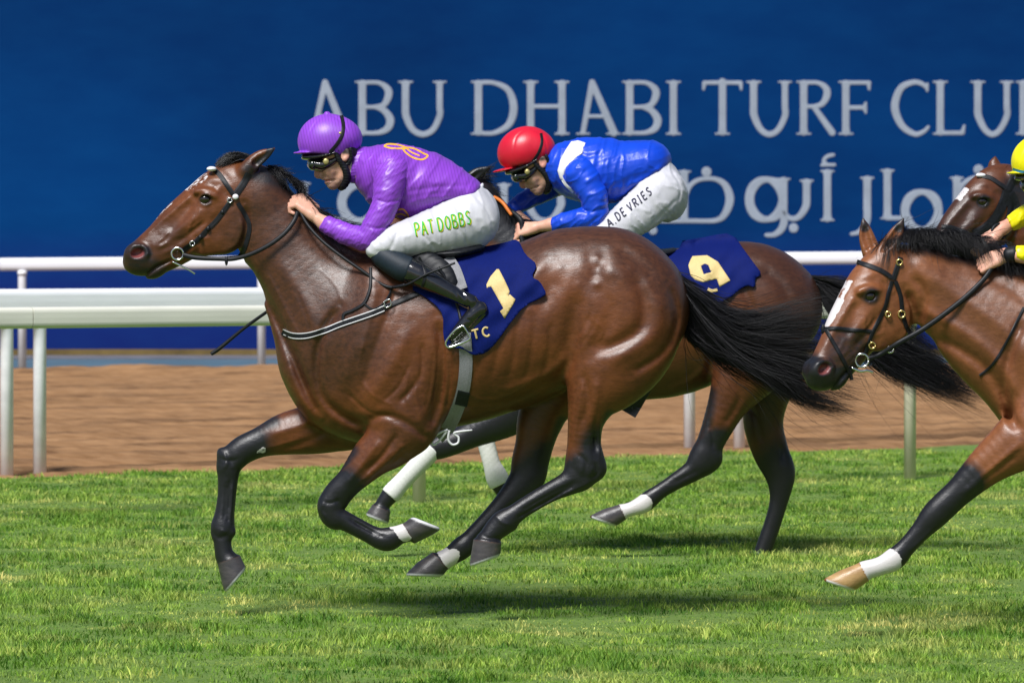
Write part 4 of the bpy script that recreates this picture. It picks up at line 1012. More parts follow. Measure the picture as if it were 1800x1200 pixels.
sk1, body1 = horse_body(F1, h1, f, 2.1, marks, horn, [HA1, HB1, HC1, HD1], M_COAT, eyes=[(361, 350, -33, 9), (361, 350, 33, 9)])
# tail, mane, forelock
root = lambda dv, w: (1166 + dv * 0.5, 462 + dv, w)
g = [[(1168, 468, -10), (1204, 494, -10), (1246, 528, -8), (1300, 551, -5), (1370, 540, 0), (1466, 514, 4)],
     [(1172, 476, -14), (1214, 512, -14), (1268, 560, -10), (1330, 578, -5), (1400, 566, 2), (1490, 556, 6)],
     [(1180, 486, -8), (1225, 540, -10), (1290, 590, -8), (1360, 610, -4), (1440, 612, 0), (1520, 640, 2)],
     [(1186, 498, 0), (1230, 560, -4), (1300, 620, -4), (1370, 648, 0), (1430, 690, 4), (1520, 712, 6)],
     [(1190, 510, 6), (1222, 580, 4), (1280, 632, 2), (1360, 664, 2), (1410, 700, 6), (1490, 728, 8)],
     [(1196, 530, 8), (1208, 580, 6), (1226, 600, 4), (1260, 610, 4), (1310, 640, 6), (1370, 664, 8)]]
strands(F1, 'tail', g, 5200, M_HAIR, h1, 0.62, 5.0, 3, 16, 0.12, 5, 1.6, 0.55, 9)
mg = [[(470, 292, -6), (478, 296, -14), (486, 306, -24), (500, 322, -30)], [(492, 300, -6), (502, 306, -16), (512, 318, -26), (522, 334, -34)], [(512, 318, -5), (524, 322, -14), (532, 330, -20), (536, 346, -26)],
      [(540, 362, -4), (556, 366, -12), (570, 378, -26), (586, 396, -34)], [(580, 396, -4), (602, 394, -12), (622, 398, -22), (640, 410, -30)], [(620, 424, -4), (636, 420, -14), (650, 430, -22), (664, 444, -30)]]
strands(F1, 'mane', mg, 900, M_HAIR, h1, 0.7, 4.0, 5, 8, 0.2, 1.5, 0.6, 0.5)
strands(F1, 'forelock', [[(446, 284, -14), (426, 277, -18), (406, 279, -20), (384, 293, -20)], [(446, 276, 0), (424, 270, 0), (402, 274, 0), (380, 292, -4)], [(446, 282, 14), (424, 276, 16), (404, 280, 16), (386, 294, 12)]], 1500, M_HAIR, h1, 0.6, 1.6, 6, 8, 0.2, 0.8, 0.2, 0.4)
HEAD_MARKS = [(0, [(225, 440), (245, 462), (272, 478), (245, 485)], 10, 34, 0.72), (0, [(243, 444), (252, 446)], 12, 12, 0.8), (0, [(361, 350), (362, 351)], 9, 12, 0.85), (0, [(476, 262), (470, 274), (456, 286)], 4, 5, 0.9)]
HEAD_HORN = [(2, [(238, 445), (245, 447)], 6, 5, 0.9, (-27.5, 27.5))]
EYES0 = [(361, 350, -33, 9), (361, 350, 33, 9)]
def horse_body2(fr, root, field, vox, marks, horn, hooves, mat, xf, hmarks, hhorn, smooth=2, hbox=None):
    """like horse_body, with a carried head whose marks are painted in the head's own frame"""
    X = Xf(None, **xf); eyes = []
    for (u, v, w, r) in EYES0: p = X.fwd([u, v, w]); eyes.append((*p, r * X.k))
    sk, o = horse_body(fr, root, field, vox, marks, horn, hooves, mat, eyes, smooth)
    V = sk.V; q = np.stack(X.inv(V[:, 0], V[:, 1], V[:, 2]), -1)
    hm = (q[:, 0] < 470) & (q[:, 0] > 180) & (q[:, 1] < 510) & (q[:, 1] > 230) & (np.abs(q[:, 2]) < 60)
    for nm, st in (('marks', hmarks), ('horn', hhorn)):
        a = o.data.color_attributes[nm]; C = np.empty(len(V) * 4, np.float32); a.data.foreach_get('color', C); C = C.reshape(-1, 4)
        H = paint(q, st); C[:, :3] = np.where(hm[:, None], np.maximum(C[:, :3], H), C[:, :3]); a.data.foreach_set('color', C.ravel())
    return sk, o

# ---------------- second horse
AMP[0] = 1.45
F2 = Frame(3.4)
h2 = empty('racehorse', tuple(F2.world([1150, 455, 0]) * [1, 1, 0]), 'dark bay racehorse behind the leader with white bandaged forelegs and navy cloth number 9', 'horse', 'galloping racehorses')
f = Field()
f.add(Sweep([(985, 572, 122, 0, 74), (1040, 578, 130, 0, 92), (1110, 574, 130, 0, 100), (1180, 566, 129, 0, 100), (1240, 550, 116, 0, 94), (1300, 532, 98, 0, 84)], p=2.15), 10)
f.add(Sweep([(834, 358, 43, 0, 30), (862, 400, 50, 0, 34), (900, 450, 66, 0, 44), (945, 495, 88, 0, 58), (985, 545, 104, 0, 72)]), 28)
f.add(Sweep([(920, 620, 56, 0, 52), (960, 650, 58, 0, 56), (1010, 650, 56, 0, 56)]), 26)
for sg in (-1, 1): f.add(Sweep([(1270, 524, 90, sg * 18, 70), (1325, 530, 96, sg * 20, 76), (1350, 542, 92, sg * 20, 74)]), 28)
f.add(Sweep([(1345, 555, 84, -42, 50), (1335, 600, 80, -50, 48), (1312, 650, 58, -54, 42), (1284, 700, 38, -54, 32), (1262, 748, 28, -54, 24), (1246, 785, 24, -54, 19), (1238, 808, 26, -54, 17)]), 18)
f.add(Sweep([(1240, 802, 26, -54, 17), (1222, 824, 20, -54, 15), (1192, 843, 15.5, -54, 13), (1162, 862, 13.5, -54, 12), (1143, 876, 16, -54, 14), (1130, 886, 16, -54, 14), (1110, 894, 12.5, -54, 12), (1094, 899, 13.5, -54, 13)], 5), 10)
f.add(Ell((1256, 806, -54), (11, 12, 9), 20), 12)
HN2 = Hoof((1095, 899, -54), (1072, 910, -54), 14.5, 18.5, 0.9, ((1040, 911), (1085, 928))); f.add(HN2, 2)
f.add(Sweep([(1350, 570, 78, 42, 46), (1355, 640, 56, 50, 40), (1346, 700, 40, 50, 30), (1342, 745, 35, 50, 25), (1354, 792, 32, 50, 20), (1370, 828, 28, 50, 17), (1372, 856, 21, 50, 15), (1368, 885, 16, 50, 12.5), (1358, 920, 15, 50, 12), (1344, 960, 15, 50, 12.5), (1336, 982, 14, 50, 13)], 5), 14)
HF2 = Hoof((1334, 976, 50), (1322, 1000, 50), 17, 21, 0.9); f.add(HF2, 2)
f.add(Sweep([(985, 620, 70, -48, 38), (975, 670, 60, -50, 36), (930, 705, 46, -50, 32), (880, 738, 34, -48, 26), (830, 762, 25, -46, 20), (792, 780, 21, -46, 17), (772, 786, 21, -46, 16), (752, 798, 15.5, -46, 14), (715, 838, 14, -46, 12.5), (692, 862, 17, -46, 15), (682, 874, 15, -46, 14), (670, 890, 12.5, -46, 12)], 5), 14)
HL2 = Hoof((671, 892, -46), (662, 914, -46), 17, 23, 0.9); f.add(HL2, 2)
f.add(Sweep([(985, 620, 70, 46, 38), (940, 680, 50, 48, 34), (890, 715, 34, 46, 26), (856, 738, 23, 44, 18), (850, 756, 19, 44, 16), (856, 780, 13, 44, 12), (864, 815, 13, 44, 12), (873, 838, 17.5, 44, 15), (880, 856, 14, 44, 13), (892, 876, 12, 44, 12)], 5), 14)
HM2 = Hoof((892, 878, 44), (905, 898, 44), 15, 19, 0.9); f.add(HM2, 2)
XF2 = dict(c0=(440, 300, 0), c=(826, 322, 0), k=0.80, rot=4, yaw=-4); f.graft(HEAD_OPS + EAR_OPS, **XF2)
f.stroke([(1255, 470), (1262, 520), (1254, 590), (1247, 660)], 9, -4.5); f.stroke([(1330, 470), (1372, 500), (1400, 560)], 10, -3); f.stroke([(1290, 480), (1320, 540), (1300, 600)], 9, -3)
f.stroke([(1290, 660), (1300, 700), (1270, 750)], 6, -2.2, (-150, 0)); f.stroke([(1250, 740), (1255, 790)], 4, -2.6, (-150, 0)); f.stroke([(1372, 780), (1376, 810)], 4, -2.6, (0, 150))
f.stroke([(1170, 690), (1215, 670), (1245, 640)], 8, 2); f.stroke([(1228, 826), (1180, 850)], 3, -1.3, (-150, 0))
f.stroke([(1305, 700), (1330, 735), (1340, 780)], 6, -2, (0, 150))
marks = [(0, [(1262, 790), (1240, 812), (1190, 845), (1140, 878)], 26, 26, 1, (-150, 0)), (0, [(1375, 830), (1370, 880), (1345, 960), (1335, 990)], 26, 60, 1, (0, 150)),
         (0, [(900, 730), (830, 760), (780, 785), (700, 860), (665, 892)], 32, 30, 1), (0, [(860, 740), (855, 770), (870, 840), (895, 880)], 30, 20, 1),
         (0, [(1340, 640), (1345, 700), (1330, 740)], 10, 50, 0.55, (0, 150)), (0, [(1247, 690), (1240, 740), (1222, 790)], 5, 16, 0.8, (-150, 0)),
         (2, [(860, 340), (940, 400), (1100, 440), (1300, 440), (1420, 500)], 20, 50, 0.8), (0, [(850, 340), (900, 370), (960, 410)], 50, 30, 0.9),
         (1, [(1130, 886), (1110, 894), (1094, 899)], 13, 9, 1, (-150, 0))]
sk2, body2 = horse_body2(F2, h2, f, 2.4, marks, [], [HN2, HF2, HL2, HM2], M_COAT2, XF2, HEAD_MARKS, HEAD_HORN)
g = [[(1420, 486, -6), (1452, 490, -4), (1490, 500, 0), (1540, 530, 6), (1600, 580, 10), (1660, 630, 14)],
     [(1426, 494, -6), (1460, 508, -4), (1500, 540, 0), (1560, 590, 6), (1640, 640, 10), (1735, 690, 14)],
     [(1432, 502, 0), (1460, 530, 0), (1500, 570, 0), (1560, 620, 6), (1640, 670, 10), (1742, 722, 12)],
     [(1436, 512, 4), (1460, 545, 2), (1490, 590, 0), (1550, 640, 6), (1620, 668, 10), (1700, 700, 12)]]
strands(F2, 'tail', g, 3200, M_HAIR, h2, 0.62, 5.0, 13, 16, 0.12, 4, 1.4, 0.4, 8)
strands(F2, 'tail_wisps', [[(1540, 570, 0), (1580, 610, 0), (1620, 640, 2), (1690, 668, 4)], [(1530, 600, 0), (1560, 640, 0), (1590, 655, 2), (1655, 672, 4)]], 90, M_HAIR, h2, 0.6, 8, 14, 12, 0.15, 5, 1, 0.5, 8)
mg = [[(826, 312, 0), (842, 300, -2), (856, 296, -2), (866, 300, 0)], [(838, 318, 0), (852, 314, -3), (862, 322, -3), (872, 334, -2)], [(858, 346, -3), (872, 356, -12), (882, 370, -26), (888, 386, -32)], [(898, 384, -3), (912, 388, -14), (922, 400, -26), (926, 414, -34)], [(940, 392, -3), (952, 396, -14), (964, 404, -26), (972, 416, -32)]]
strands(F2, 'mane', mg, 800, M_HAIR, h2, 0.65, 2.6, 15, 8, 0.2, 2, 1.0, 0.5)
# leg bandages
M_BAND = simple('white_bandage', (0.66, 0.66, 0.63), 0.75, 0.3, nscale=180, namp=0.12, bstr=0.5, bdist=0.001)
for wq, a in ((-46, [(762, 788, 17.5), (752, 799, 17.5), (735, 817, 16.5), (712, 841, 15.8), (700, 854, 16.5), (691, 864, 17.5), (685, 871, 17)]), (44, [(851, 762, 17), (855, 780, 15.5), (864, 814, 15.2), (871, 832, 18.5), (875, 842, 19.8), (880, 852, 18)])):
    f = Field(); f.add(Sweep([(u, v, r, wq, r * 0.93) for u, v, r in a], 5), 2)
    e, d = a[0], np.array(a[0][:2]) - np.array(a[1][:2]); e2, d2 = a[-1], np.array(a[-1][:2]) - np.array(a[-2][:2])
    f.sub(Half((e[0], e[1], 0), (d[0], d[1], 0)), 1); f.sub(Half((e2[0], e2[1], 0), (d2[0], d2[1], 0)), 1)
    f.warp(lambda u, v, w: 0.10 * np.sin((u + v * (1 if wq > 0 else -1)) * 0.55 + w * 0.1))
    V, Q = f.mesh(1.6, 1); link_mesh('bandage', F2.world(V), Q, M_BAND, h2)

# ---------------- third horse, entering at the right edge
F3 = Frame(-0.7)
h3 = empty('racehorse', tuple(F3.world([2100, 455, 0]) * [1, 1, 0]), 'bright bay racehorse with white blaze entering at the right edge', 'horse', 'galloping racehorses')
f = Field()
f.add(Sweep([(1906, 640, 160, 0, 88), (1960, 635, 168, 0, 108), (2020, 628, 166, 0, 120), (2090, 618, 160, 0, 126), (2150, 608, 148, 0, 126), (2210, 588, 140, 0, 120), (2270, 560, 126, 0, 112), (2330, 548, 112, 0, 104)], p=2.15), 10)
f.add(Sweep([(1618, 492, 62, -6, 40), (1655, 515, 70, -2, 44), (1702, 540, 86, 0, 52), (1760, 575, 112, 0, 66), (1830, 612, 134, 0, 82), (1900, 630, 148, 0, 94)]), 34)
f.add(Sweep([(1812, 690, 62, 0, 58), (1850, 735, 66, 0, 66), (1900, 750, 60, 0, 64)]), 30)
for sg in (-1, 1): f.add(Sweep([(2270, 550, 104, sg * 20, 84), (2335, 560, 116, sg * 22, 92), (2365, 572, 116, sg * 24, 92)]), 34)
f.add(Sweep([(1900, 560, 50, -58, 38), (1905, 640, 84, -66, 48), (1900, 700, 88, -66, 48), (1860, 740, 72, -64, 44), (1800, 772, 53, -58, 38), (1742, 812, 37, -54, 30), (1690, 860, 26, -52, 22), (1660, 888, 25, -52, 21), (1642, 906, 24, -52, 20), (1618, 933, 18, -52, 15), (1592, 962, 16.5, -52, 14), (1572, 982, 20, -52, 17), (1548, 994, 16.5, -52, 15.5), (1520, 1002, 17, -52, 16)], 5), 20)
HA3 = Hoof((1520, 1004, -52), (1490, 1020, -52), 18, 22, 0.9, ((1457, 1024), (1508, 1042))); f.add(HA3, 2)
f.add(Sweep([(1900, 700, 80, 60, 46), (1880, 770, 58, 58, 40), (1850, 840, 38, 56, 30), (1838, 900, 26, 54, 22), (1850, 925, 24, 54, 18), (1890, 945, 17, 54, 14), (1935, 960, 20, 54, 17), (1962, 950, 17, 54, 16)], 5), 16)
HB3 = Hoof((1962, 950, 54), (1990, 930, 54), 19, 28, 0.9); f.add(HB3, 2)
f.add(Sweep([(2360, 580, 110, -50, 60), (2350, 660, 84, -64, 52), (2320, 730, 48, -68, 38), (2300, 800, 32, -66, 24), (2302, 840, 34, -65, 20), (2270, 880, 20, -65, 16), (2200, 930, 17, -65, 14), (2160, 958, 22, -65, 18), (2140, 985, 18, -65, 17)], 5), 20)
HC3 = Hoof((2136, 988, -65), (2128, 1028, -65), 24, 29, 0.9); f.add(HC3, 2)
f.add(Sweep([(2360, 580, 108, 50, 58), (2390, 670, 80, 60, 48), (2400, 760, 44, 58, 32), (2410, 830, 32, 58, 22), (2440, 860, 26, 58, 18), (2430, 930, 17, 58, 14), (2420, 1000, 20, 58, 17), (2400, 1030, 17, 58, 16)], 5), 18)
HD3 = Hoof((2398, 1034, 58), (2384, 1072, 58), 22, 29, 0.9); f.add(HD3, 2)
XF3 = dict(c0=(361, 350, 0), c=(1513, 520, -34), k=1.01, rot=-18, yaw=27); f.graft(HEAD_OPS, **XF3)
XE = Xf(None, **XF3)
# pricked ears
for (b0, m0, t0, w0) in (((1556, 446), (1572, 418), (1588, 384), -30), ((1532, 444), (1524, 418), (1517, 384), 14)):
    f.add(Sweep([(b0[0], b0[1], 17, w0, 13), (m0[0], m0[1], 14.5, w0, 10), ((m0[0] + t0[0]) / 2, (m0[1] + t0[1]) / 2, 9.5, w0, 7), (t0[0], t0[1], 2.5, w0, 2)], 5), 9)
    f.sub(Sweep([(b0[0] - 3, b0[1] - 8, 7, w0 - 13, 8), (m0[0] - 2, m0[1], 8, w0 - 11, 8), ((m0[0] + t0[0]) / 2, (m0[1] + t0[1]) / 2, 4.5, w0 - 8, 6)], 4), 4)
f.add(Ell((1566, 462, -8), (36, 30, 34), 20), 16)
f.stroke([(1640, 590), (1690, 615), (1735, 650), (1765, 700), (1780, 745)], 10, -5); f.stroke([(1620, 470), (1690, 520), (1770, 580), (1820, 650)], 16, 3.5); f.stroke([(1610, 540), (1680, 575), (1750, 630), (1790, 700)], 10, 3)
f.stroke([(1600, 480), (1625, 520), (1612, 575)], 9, -5); f.stroke([(1800, 560), (1770, 640), (1770, 720), (1800, 760)], 9, -5.5); f.stroke([(1700, 470), (1780, 510), (1840, 560)], 12, -3)
f.stroke([(1760, 690), (1766, 720), (1758, 745)], 8, 3); f.stroke([(1800, 775), (1740, 828), (1690, 872)], 7, 2.4, (-150, 0)); f.stroke([(1785, 800), (1722, 848)], 5, -2.6, (-150, 0)); f.stroke([(1640, 930), (1600, 968)], 3.5, 1.5, (-150, 0))
marks = [(0, [(1690, 855), (1650, 900), (1600, 955), (1570, 985)], 28, 34, 1, (-150, 0)), (0, [(1850, 890), (1870, 930), (1950, 960)], 34, 30, 1, (0, 150)), (0, [(2310, 830), (2200, 930), (2130, 990)], 34, 30, 1), (0, [(2420, 850), (2430, 930), (2400, 1030)], 34, 30, 1),
         (0, [(1588, 384), (1580, 400)], 6, 6, 0.8), (0, [(1517, 384), (1520, 400)], 6, 6, 0.8), (0, [(1620, 430), (1700, 450), (1780, 470)], 6, 20, 0.8),
         (2, [(1700, 500), (1760, 560)], 40, 50, 0.6), (2, [(1900, 480), (2200, 450), (2400, 480)], 20, 60, 0.8),
         (1, [(1560, 988), (1540, 996), (1510, 1006)], 20, 10, 1, (-150, 0))]
hm3 = [m for m in HEAD_MARKS if m[1][0] != (476, 262)] + [(1, [(346, 318), (318, 343)], 0.0, 3.4, 0.95), (1, [(318, 343), (290, 368), (262, 391), (236, 412), (222, 428)], 1.5, 5, 0.9), (0, [(300, 430), (262, 465)], 24, 36, 0.72), (0, [(218, 440), (240, 470), (280, 482)], 22, 30, 0.92)]
M_COAT3b = coat_mat('bright_bay_coat_horn', (0.150, 0.050, 0.020), (0.225, 0.080, 0.028), (0.060, 0.026, 0.016))
for n_ in M_COAT3b.node_tree.nodes:
    if n_.type == 'VALTORGB' and abs(n_.color_ramp.elements[0].color[0] - 0.035) < 1e-4 and len(n_.color_ramp.elements) == 3:
        for e_, c_ in zip(n_.color_ramp.elements, ((0.30, 0.17, 0.07), (0.45, 0.28, 0.12), (0.55, 0.40, 0.22))): e_.color = (*c_, 1)
sk3, body3 = horse_body2(F3, h3, f, 2.6, marks, [], [HA3, HB3, HC3, HD3], M_COAT3b, XF3, hm3, HEAD_HORN)
mg = [[(1546, 432, -16), (1540, 436, -24), (1534, 448, -30), (1530, 462, -34)], [(1562, 424, -10), (1572, 414, -20), (1584, 424, -34), (1592, 448, -44)], [(1585, 424, -8), (1598, 410, -18), (1620, 416, -34), (1634, 440, -46)], [(1612, 430, -6), (1630, 414, -16), (1656, 418, -34), (1674, 444, -48)],
      [(1650, 440, -6), (1672, 414, -14), (1700, 420, -34), (1716, 460, -50)], [(1690, 452, -6), (1716, 428, -14), (1744, 440, -36), (1762, 480, -52)], [(1740, 464, -6), (1766, 446, -14), (1794, 466, -40), (1816, 500, -60)], [(1800, 478, -6), (1826, 470, -14), (1860, 490, -40), (1880, 520, -70)]]
strands(F3, 'mane', mg, 2800, M_HAIR, h3, 0.6, 4, 25, 10, 0.15, 4, 1.2, 0.5)
strands(F3, 'tail', [[(2450, 500, -6), (2520, 500, 0), (2640, 540, 4), (2780, 560, 8)], [(2455, 520, 6), (2520, 560, 4), (2640, 640, 4), (2760, 680, 8)]], 700, M_HAIR, h3, 0.9, 8, 26, 12, 0.12, 4, 1.2, 0.5, 9)

# ---------------- fourth horse, half hidden beyond the third
F4 = Frame(2.2)
h4 = empty('racehorse', tuple(F4.world([2200, 455, 0]) * [1, 1, 0]), 'bay racehorse with small white star half hidden behind the yellow rider', 'horse', 'galloping racehorses')
f = Field()
f.add(Sweep([(2010, 590, 138, 0, 76), (2070, 588, 145, 0, 98), (2180, 575, 138, 0, 108), (2290, 540, 118, 0, 100), (2340, 530, 104, 0, 92)], p=2.15), 10)
f.add(Sweep([(1778, 358, 52, 0, 32), (1815, 392, 60, 0, 36), (1870, 440, 78, 0, 46), (1930, 500, 100, 0, 60), (2000, 560, 122, 0, 76)]), 30)
for sg in (-1, 1):
    f.add(Sweep([(2300, 530, 94, sg * 18, 72), (2360, 545, 98, sg * 20, 78)]), 30)
    f.add(Sweep([(2360, 570, 92, sg * 42, 50), (2340 + sg * 30, 650, 66, sg * 54, 44), (2310 + sg * 50, 730, 34, sg * 56, 28), (2312 + sg * 70, 790, 27, sg * 56, 18), (2270 + sg * 60, 850, 16, sg * 56, 13), (2220 + sg * 60, 910, 18, sg * 56, 15)], 5), 18)
    f.add(Sweep([(2000, 640, 72, sg * 52, 42), (1970 - sg * 20, 720, 44, sg * 54, 34), (1930 - sg * 40, 790, 25, sg * 52, 20), (1950 - sg * 50, 850, 16, sg * 52, 13), (1990 - sg * 50, 900, 18, sg * 52, 15)], 5), 18)
H4 = [Hoof((2220 + sg * 60, 915, sg * 56), (2205 + sg * 60, 948, sg * 56), 19, 24, 0.9) for sg in (-1, 1)] + [Hoof((1992 - sg * 50, 905, sg * 52), (2000 - sg * 50, 938, sg * 52), 19, 24, 0.9) for sg in (-1, 1)]
for h_ in H4: f.add(h_, 2)
XF4 = dict(c0=(361, 350, 0), c=(1714, 354, -28), k=0.86, rot=-8, yaw=24); f.graft(HEAD_OPS, **XF4)
for (b0, m0, t0, w0) in (((1785, 308), (1796, 292), (1810, 272), -26), ((1752, 306), (1748, 292), (1749, 276), 16)):
    f.add(Sweep([(b0[0], b0[1], 14, w0, 11), (m0[0], m0[1], 12, w0, 9), (t0[0], t0[1], 2.5, w0, 2)], 6), 7)
f.stroke([(1800, 430), (1850, 480), (1900, 560)], 9, -4)
hm4 = [m for m in HEAD_MARKS if m[1][0] != (476, 262)] + [(1, [(340, 322), (322, 338)], 2, 7, 0.75), (0, [(330, 360), (290, 410), (250, 450)], 16, 40, 0.5)]
marks = [(0, [(1780, 330), (1850, 380), (1950, 440)], 8, 30, 0.8)] + [(0, [(2310 + sg * 60, 790), (2220 + sg * 60, 910)], 34, 30, 1) for sg in (-1, 1)] + [(0, [(1935 - sg * 40, 810), (1990 - sg * 50, 900)], 34, 30, 1) for sg in (-1, 1)]
sk4, body4 = horse_body2(F4, h4, f, 2.8, marks, [], H4, M_COAT2, XF4, hm4, HEAD_HORN)
strands(F4, 'mane', [[(1760, 296, 0), (1752, 300, -4), (1744, 308, -6), (1736, 316, -8)], [(1775, 300, 0), (1790, 304, -12), (1800, 318, -22), (1806, 334, -28)], [(1800, 330, 0), (1820, 334, -12), (1834, 350, -24), (1840, 372, -32)], [(1850, 370, 0), (1870, 372, -12), (1884, 390, -26), (1890, 416, -36)]], 600, M_HAIR, h4, 0.7, 3.5, 35, 8, 0.2, 2, 0.6, 0.5)
strands(F4, 'tail', [[(2440, 480, -6), (2500, 490, 0), (2600, 530, 4), (2700, 560, 8)], [(2445, 500, 6), (2500, 540, 4), (2600, 600, 4), (2680, 640, 8)]], 400, M_HAIR, h4, 0.9, 7, 36, 10, 0.12, 4, 1.2, 0.5, 9)
# ------------------------------------------------------------------ riders
AMP[0] = 1.0
def skin_mat(name, col, red):
    m, nt, b = new_mat(name); n = noise(nt, 14, 5, 0.6); nf = noise(nt, 220, 3, 0.6)
    c = mix(nt, ramp(nt, n.outputs[0], [(0.35, (0, 0, 0)), (0.7, (1, 1, 1))]).outputs[0], col, red)
    at = N(nt, 'ShaderNodeAttribute'); at.attribute_name = 'marks'; s = N(nt, 'ShaderNodeSeparateColor'); nt.links.new(at.outputs['Color'], s.inputs[0])
    c = mix(nt, s.outputs[0], c, (0.46, 0.275, 0.205)); c = mix(nt, s.outputs[1], c, (0.50, 0.17, 0.14)); c = mix(nt, s.outputs[2], c, (0.06, 0.045, 0.04))
    nt.links.new(c, b.inputs['Base Color']); b.inputs['Roughness'].default_value = 0.48; b.inputs['Subsurface Weight'].default_value = 0.08
    b.inputs['Subsurface Radius'].default_value = (0.01, 0.004, 0.002); b.inputs['Subsurface Scale'].default_value = 0.6
    p = bump(nt, None, n.outputs[0], 0.2, 0.003); bump(nt, b, nf.outputs[0], 0.25, 0.0005, p); return m
M_SKIN = skin_mat('skin', (0.62, 0.36, 0.25), (0.64, 0.30, 0.22))
def silk_mat(name, col, rough=0.36, stripes=0, sdir=(1, 0, 0), sp=0.02, fold=0.17):
    m, nt, b = new_mat(name); n = noise(nt, 7, 4, 0.55); n2 = noise(nt, 26, 4, 0.6, stretch=(1, 1, 0.5)); nf = noise(nt, 700, 2, 0.5)
    c = ramp(nt, n.outputs[0], [(0.3, tuple(x * 0.86 for x in col)), (0.7, tuple(x * 1.1 for x in col))]).outputs[0]
    if stripes:
        geo = N(nt, 'ShaderNodeNewGeometry'); d = N(nt, 'ShaderNodeVectorMath', operation='DOT_PRODUCT'); nt.links.new(geo.outputs['Position'], d.inputs[0]); d.inputs[1].default_value = sdir
        mu = N(nt, 'ShaderNodeMath', operation='MULTIPLY'); nt.links.new(d.outputs['Value'], mu.inputs[0]); mu.inputs[1].default_value = 2 * math.pi / sp
        sn = N(nt, 'ShaderNodeMath', operation='SINE'); nt.links.new(mu.outputs[0], sn.inputs[0])
        c = mix(nt, ramp(nt, sn.outputs[0], [(0.55, (0, 0, 0)), (0.95, (1, 1, 1))]).outputs[0], c, tuple(x * stripes for x in col))
    nt.links.new(c, b.inputs['Base Color']); b.inputs['Roughness'].default_value = rough; b.inputs['Specular IOR Level'].default_value = 0.5
    b.inputs['Sheen Weight'].default_value = 0.08; b.inputs['Sheen Roughness'].default_value = 0.35; b.inputs['Sheen Tint'].default_value = (*[min(1, x * 2 + 0.1) for x in col], 1)
    p = bump(nt, None, n2.outputs[0], fold, 0.006); bump(nt, b, nf.outputs[0], 0.15, 0.0005, p); return m
M_PURPLE = silk_mat('purple_silk', (0.25, 0.055, 0.56), 0.42, 0.74, (0.97, 0.0, 0.22), 0.0125)
M_PURPLE_ARM = silk_mat('purple_silk_sleeve', (0.25, 0.055, 0.56), 0.42, 0.74, (0.85, 0.0, -0.52), 0.0125)
M_BLUE = silk_mat('blue_silk', (0.003, 0.055, 0.58), 0.38, fold=0.3)
M_YELLOW = silk_mat('yellow_silk', (0.80, 0.72, 0.004), 0.4)
M_RED = silk_mat('red_silk', (0.58, 0.008, 0.03), 0.38, fold=0.15)
M_BREECH = silk_mat('white_breeches', (0.57, 0.565, 0.61), 0.55, fold=0.3)
M_COLLAR = simple('white_collar', (0.75, 0.74, 0.76), 0.6, 0.4)
M_GREEN = simple('green_letters', (0.03, 0.42, 0.05), 0.6, 0.3); M_YELLET = simple('yellow_letters', (0.72, 0.66, 0.02), 0.6, 0.3)
M_DARKL = simple('dark_letters', (0.03, 0.03, 0.06), 0.6, 0.3); M_EMB = simple('orange_gold_thread', (0.78, 0.40, 0.04), 0.5, 0.4)
M_NEO = simple('dark_neoprene', (0.006, 0.014, 0.024), 0.6, 0.4, nscale=120, namp=0.3)
M_LENS, _nt, _b = new_mat('goggle_lens'); _b.inputs['Base Color'].default_value = (0.012, 0.018, 0.012, 1); _b.inputs['Roughness'].default_value = 0.05; _b.inputs['Coat Weight'].default_value = 1
M_BUTTON = simple('gold_button', (0.42, 0.36, 0.14), 0.4, 0.5, metal=0.6)
M_ORANGE = simple('orange_rubber', (0.62, 0.16, 0.02), 0.5, 0.4)

HC0 = (576, 256, 0)
def head_ops():
    """head and neck of a rider looking left and down, in the first rider's own units"""
    f = Field()
    f.add(Ell((592, 258, 0), (41, 38, 33)), 6); f.add(Ell((587, 292, 0), (23, 36, 24), 10), 12)
    f.add(Sweep([(607, 296, 16, 0, 27), (600, 312, 13, 0, 22), (588, 323, 9.5, 0, 12)]), 8)
    f.add(Cap([(562, 284, 0, 5), (558, 296, 0, 4.6), (556.5, 307, 0, 4.6), (559, 310, 0, 4.4)]), 4)
    f.add(Ell((564, 309, -5), (5, 4, 3.6)), 2.5); f.add(Ell((564, 309, 5), (5, 4, 3.6)), 2.5); f.add(Ell((568, 300, 0), (9, 14, 9), 15), 5)
    f.add(Ell((571, 314.5, 0), (5.5, 3.8, 9.5), 20), 3); f.add(Ell((574.5, 321, 0), (4.6, 2.8, 8.5), 20), 2.2)
    f.add(Ell((584, 326, 0), (7.5, 6.5, 10)), 6); f.add(Ell((580, 299, -17), (10, 7, 7), 10), 8); f.add(Ell((580, 299, 17), (10, 7, 7), 10), 8)
    f.stroke([(564, 318.4), (574, 317.8), (590, 316)], 1.5, -3.2); f.stroke([(566, 308), (575, 312), (588, 322)], 2.6, -1.3); f.stroke([(592, 300), (590, 312), (594, 322)], 5, -2.2); f.stroke([(576, 325), (582, 321)], 2, -0.8)
    for sg in (-1, 1):
        f.add(Ell((607, 272, sg * 33), (8, 12.5, 4), 12), 2.5); f.sub(Ell((605.5, 271, sg * 37.5), (4.5, 8.5, 3.4), 12), 2)
    f.add(Sweep([(606, 284, 24, 0, 22), (630, 292, 26, 0, 24), (652, 300, 32, 0, 34)]), 10)
    return f.ops
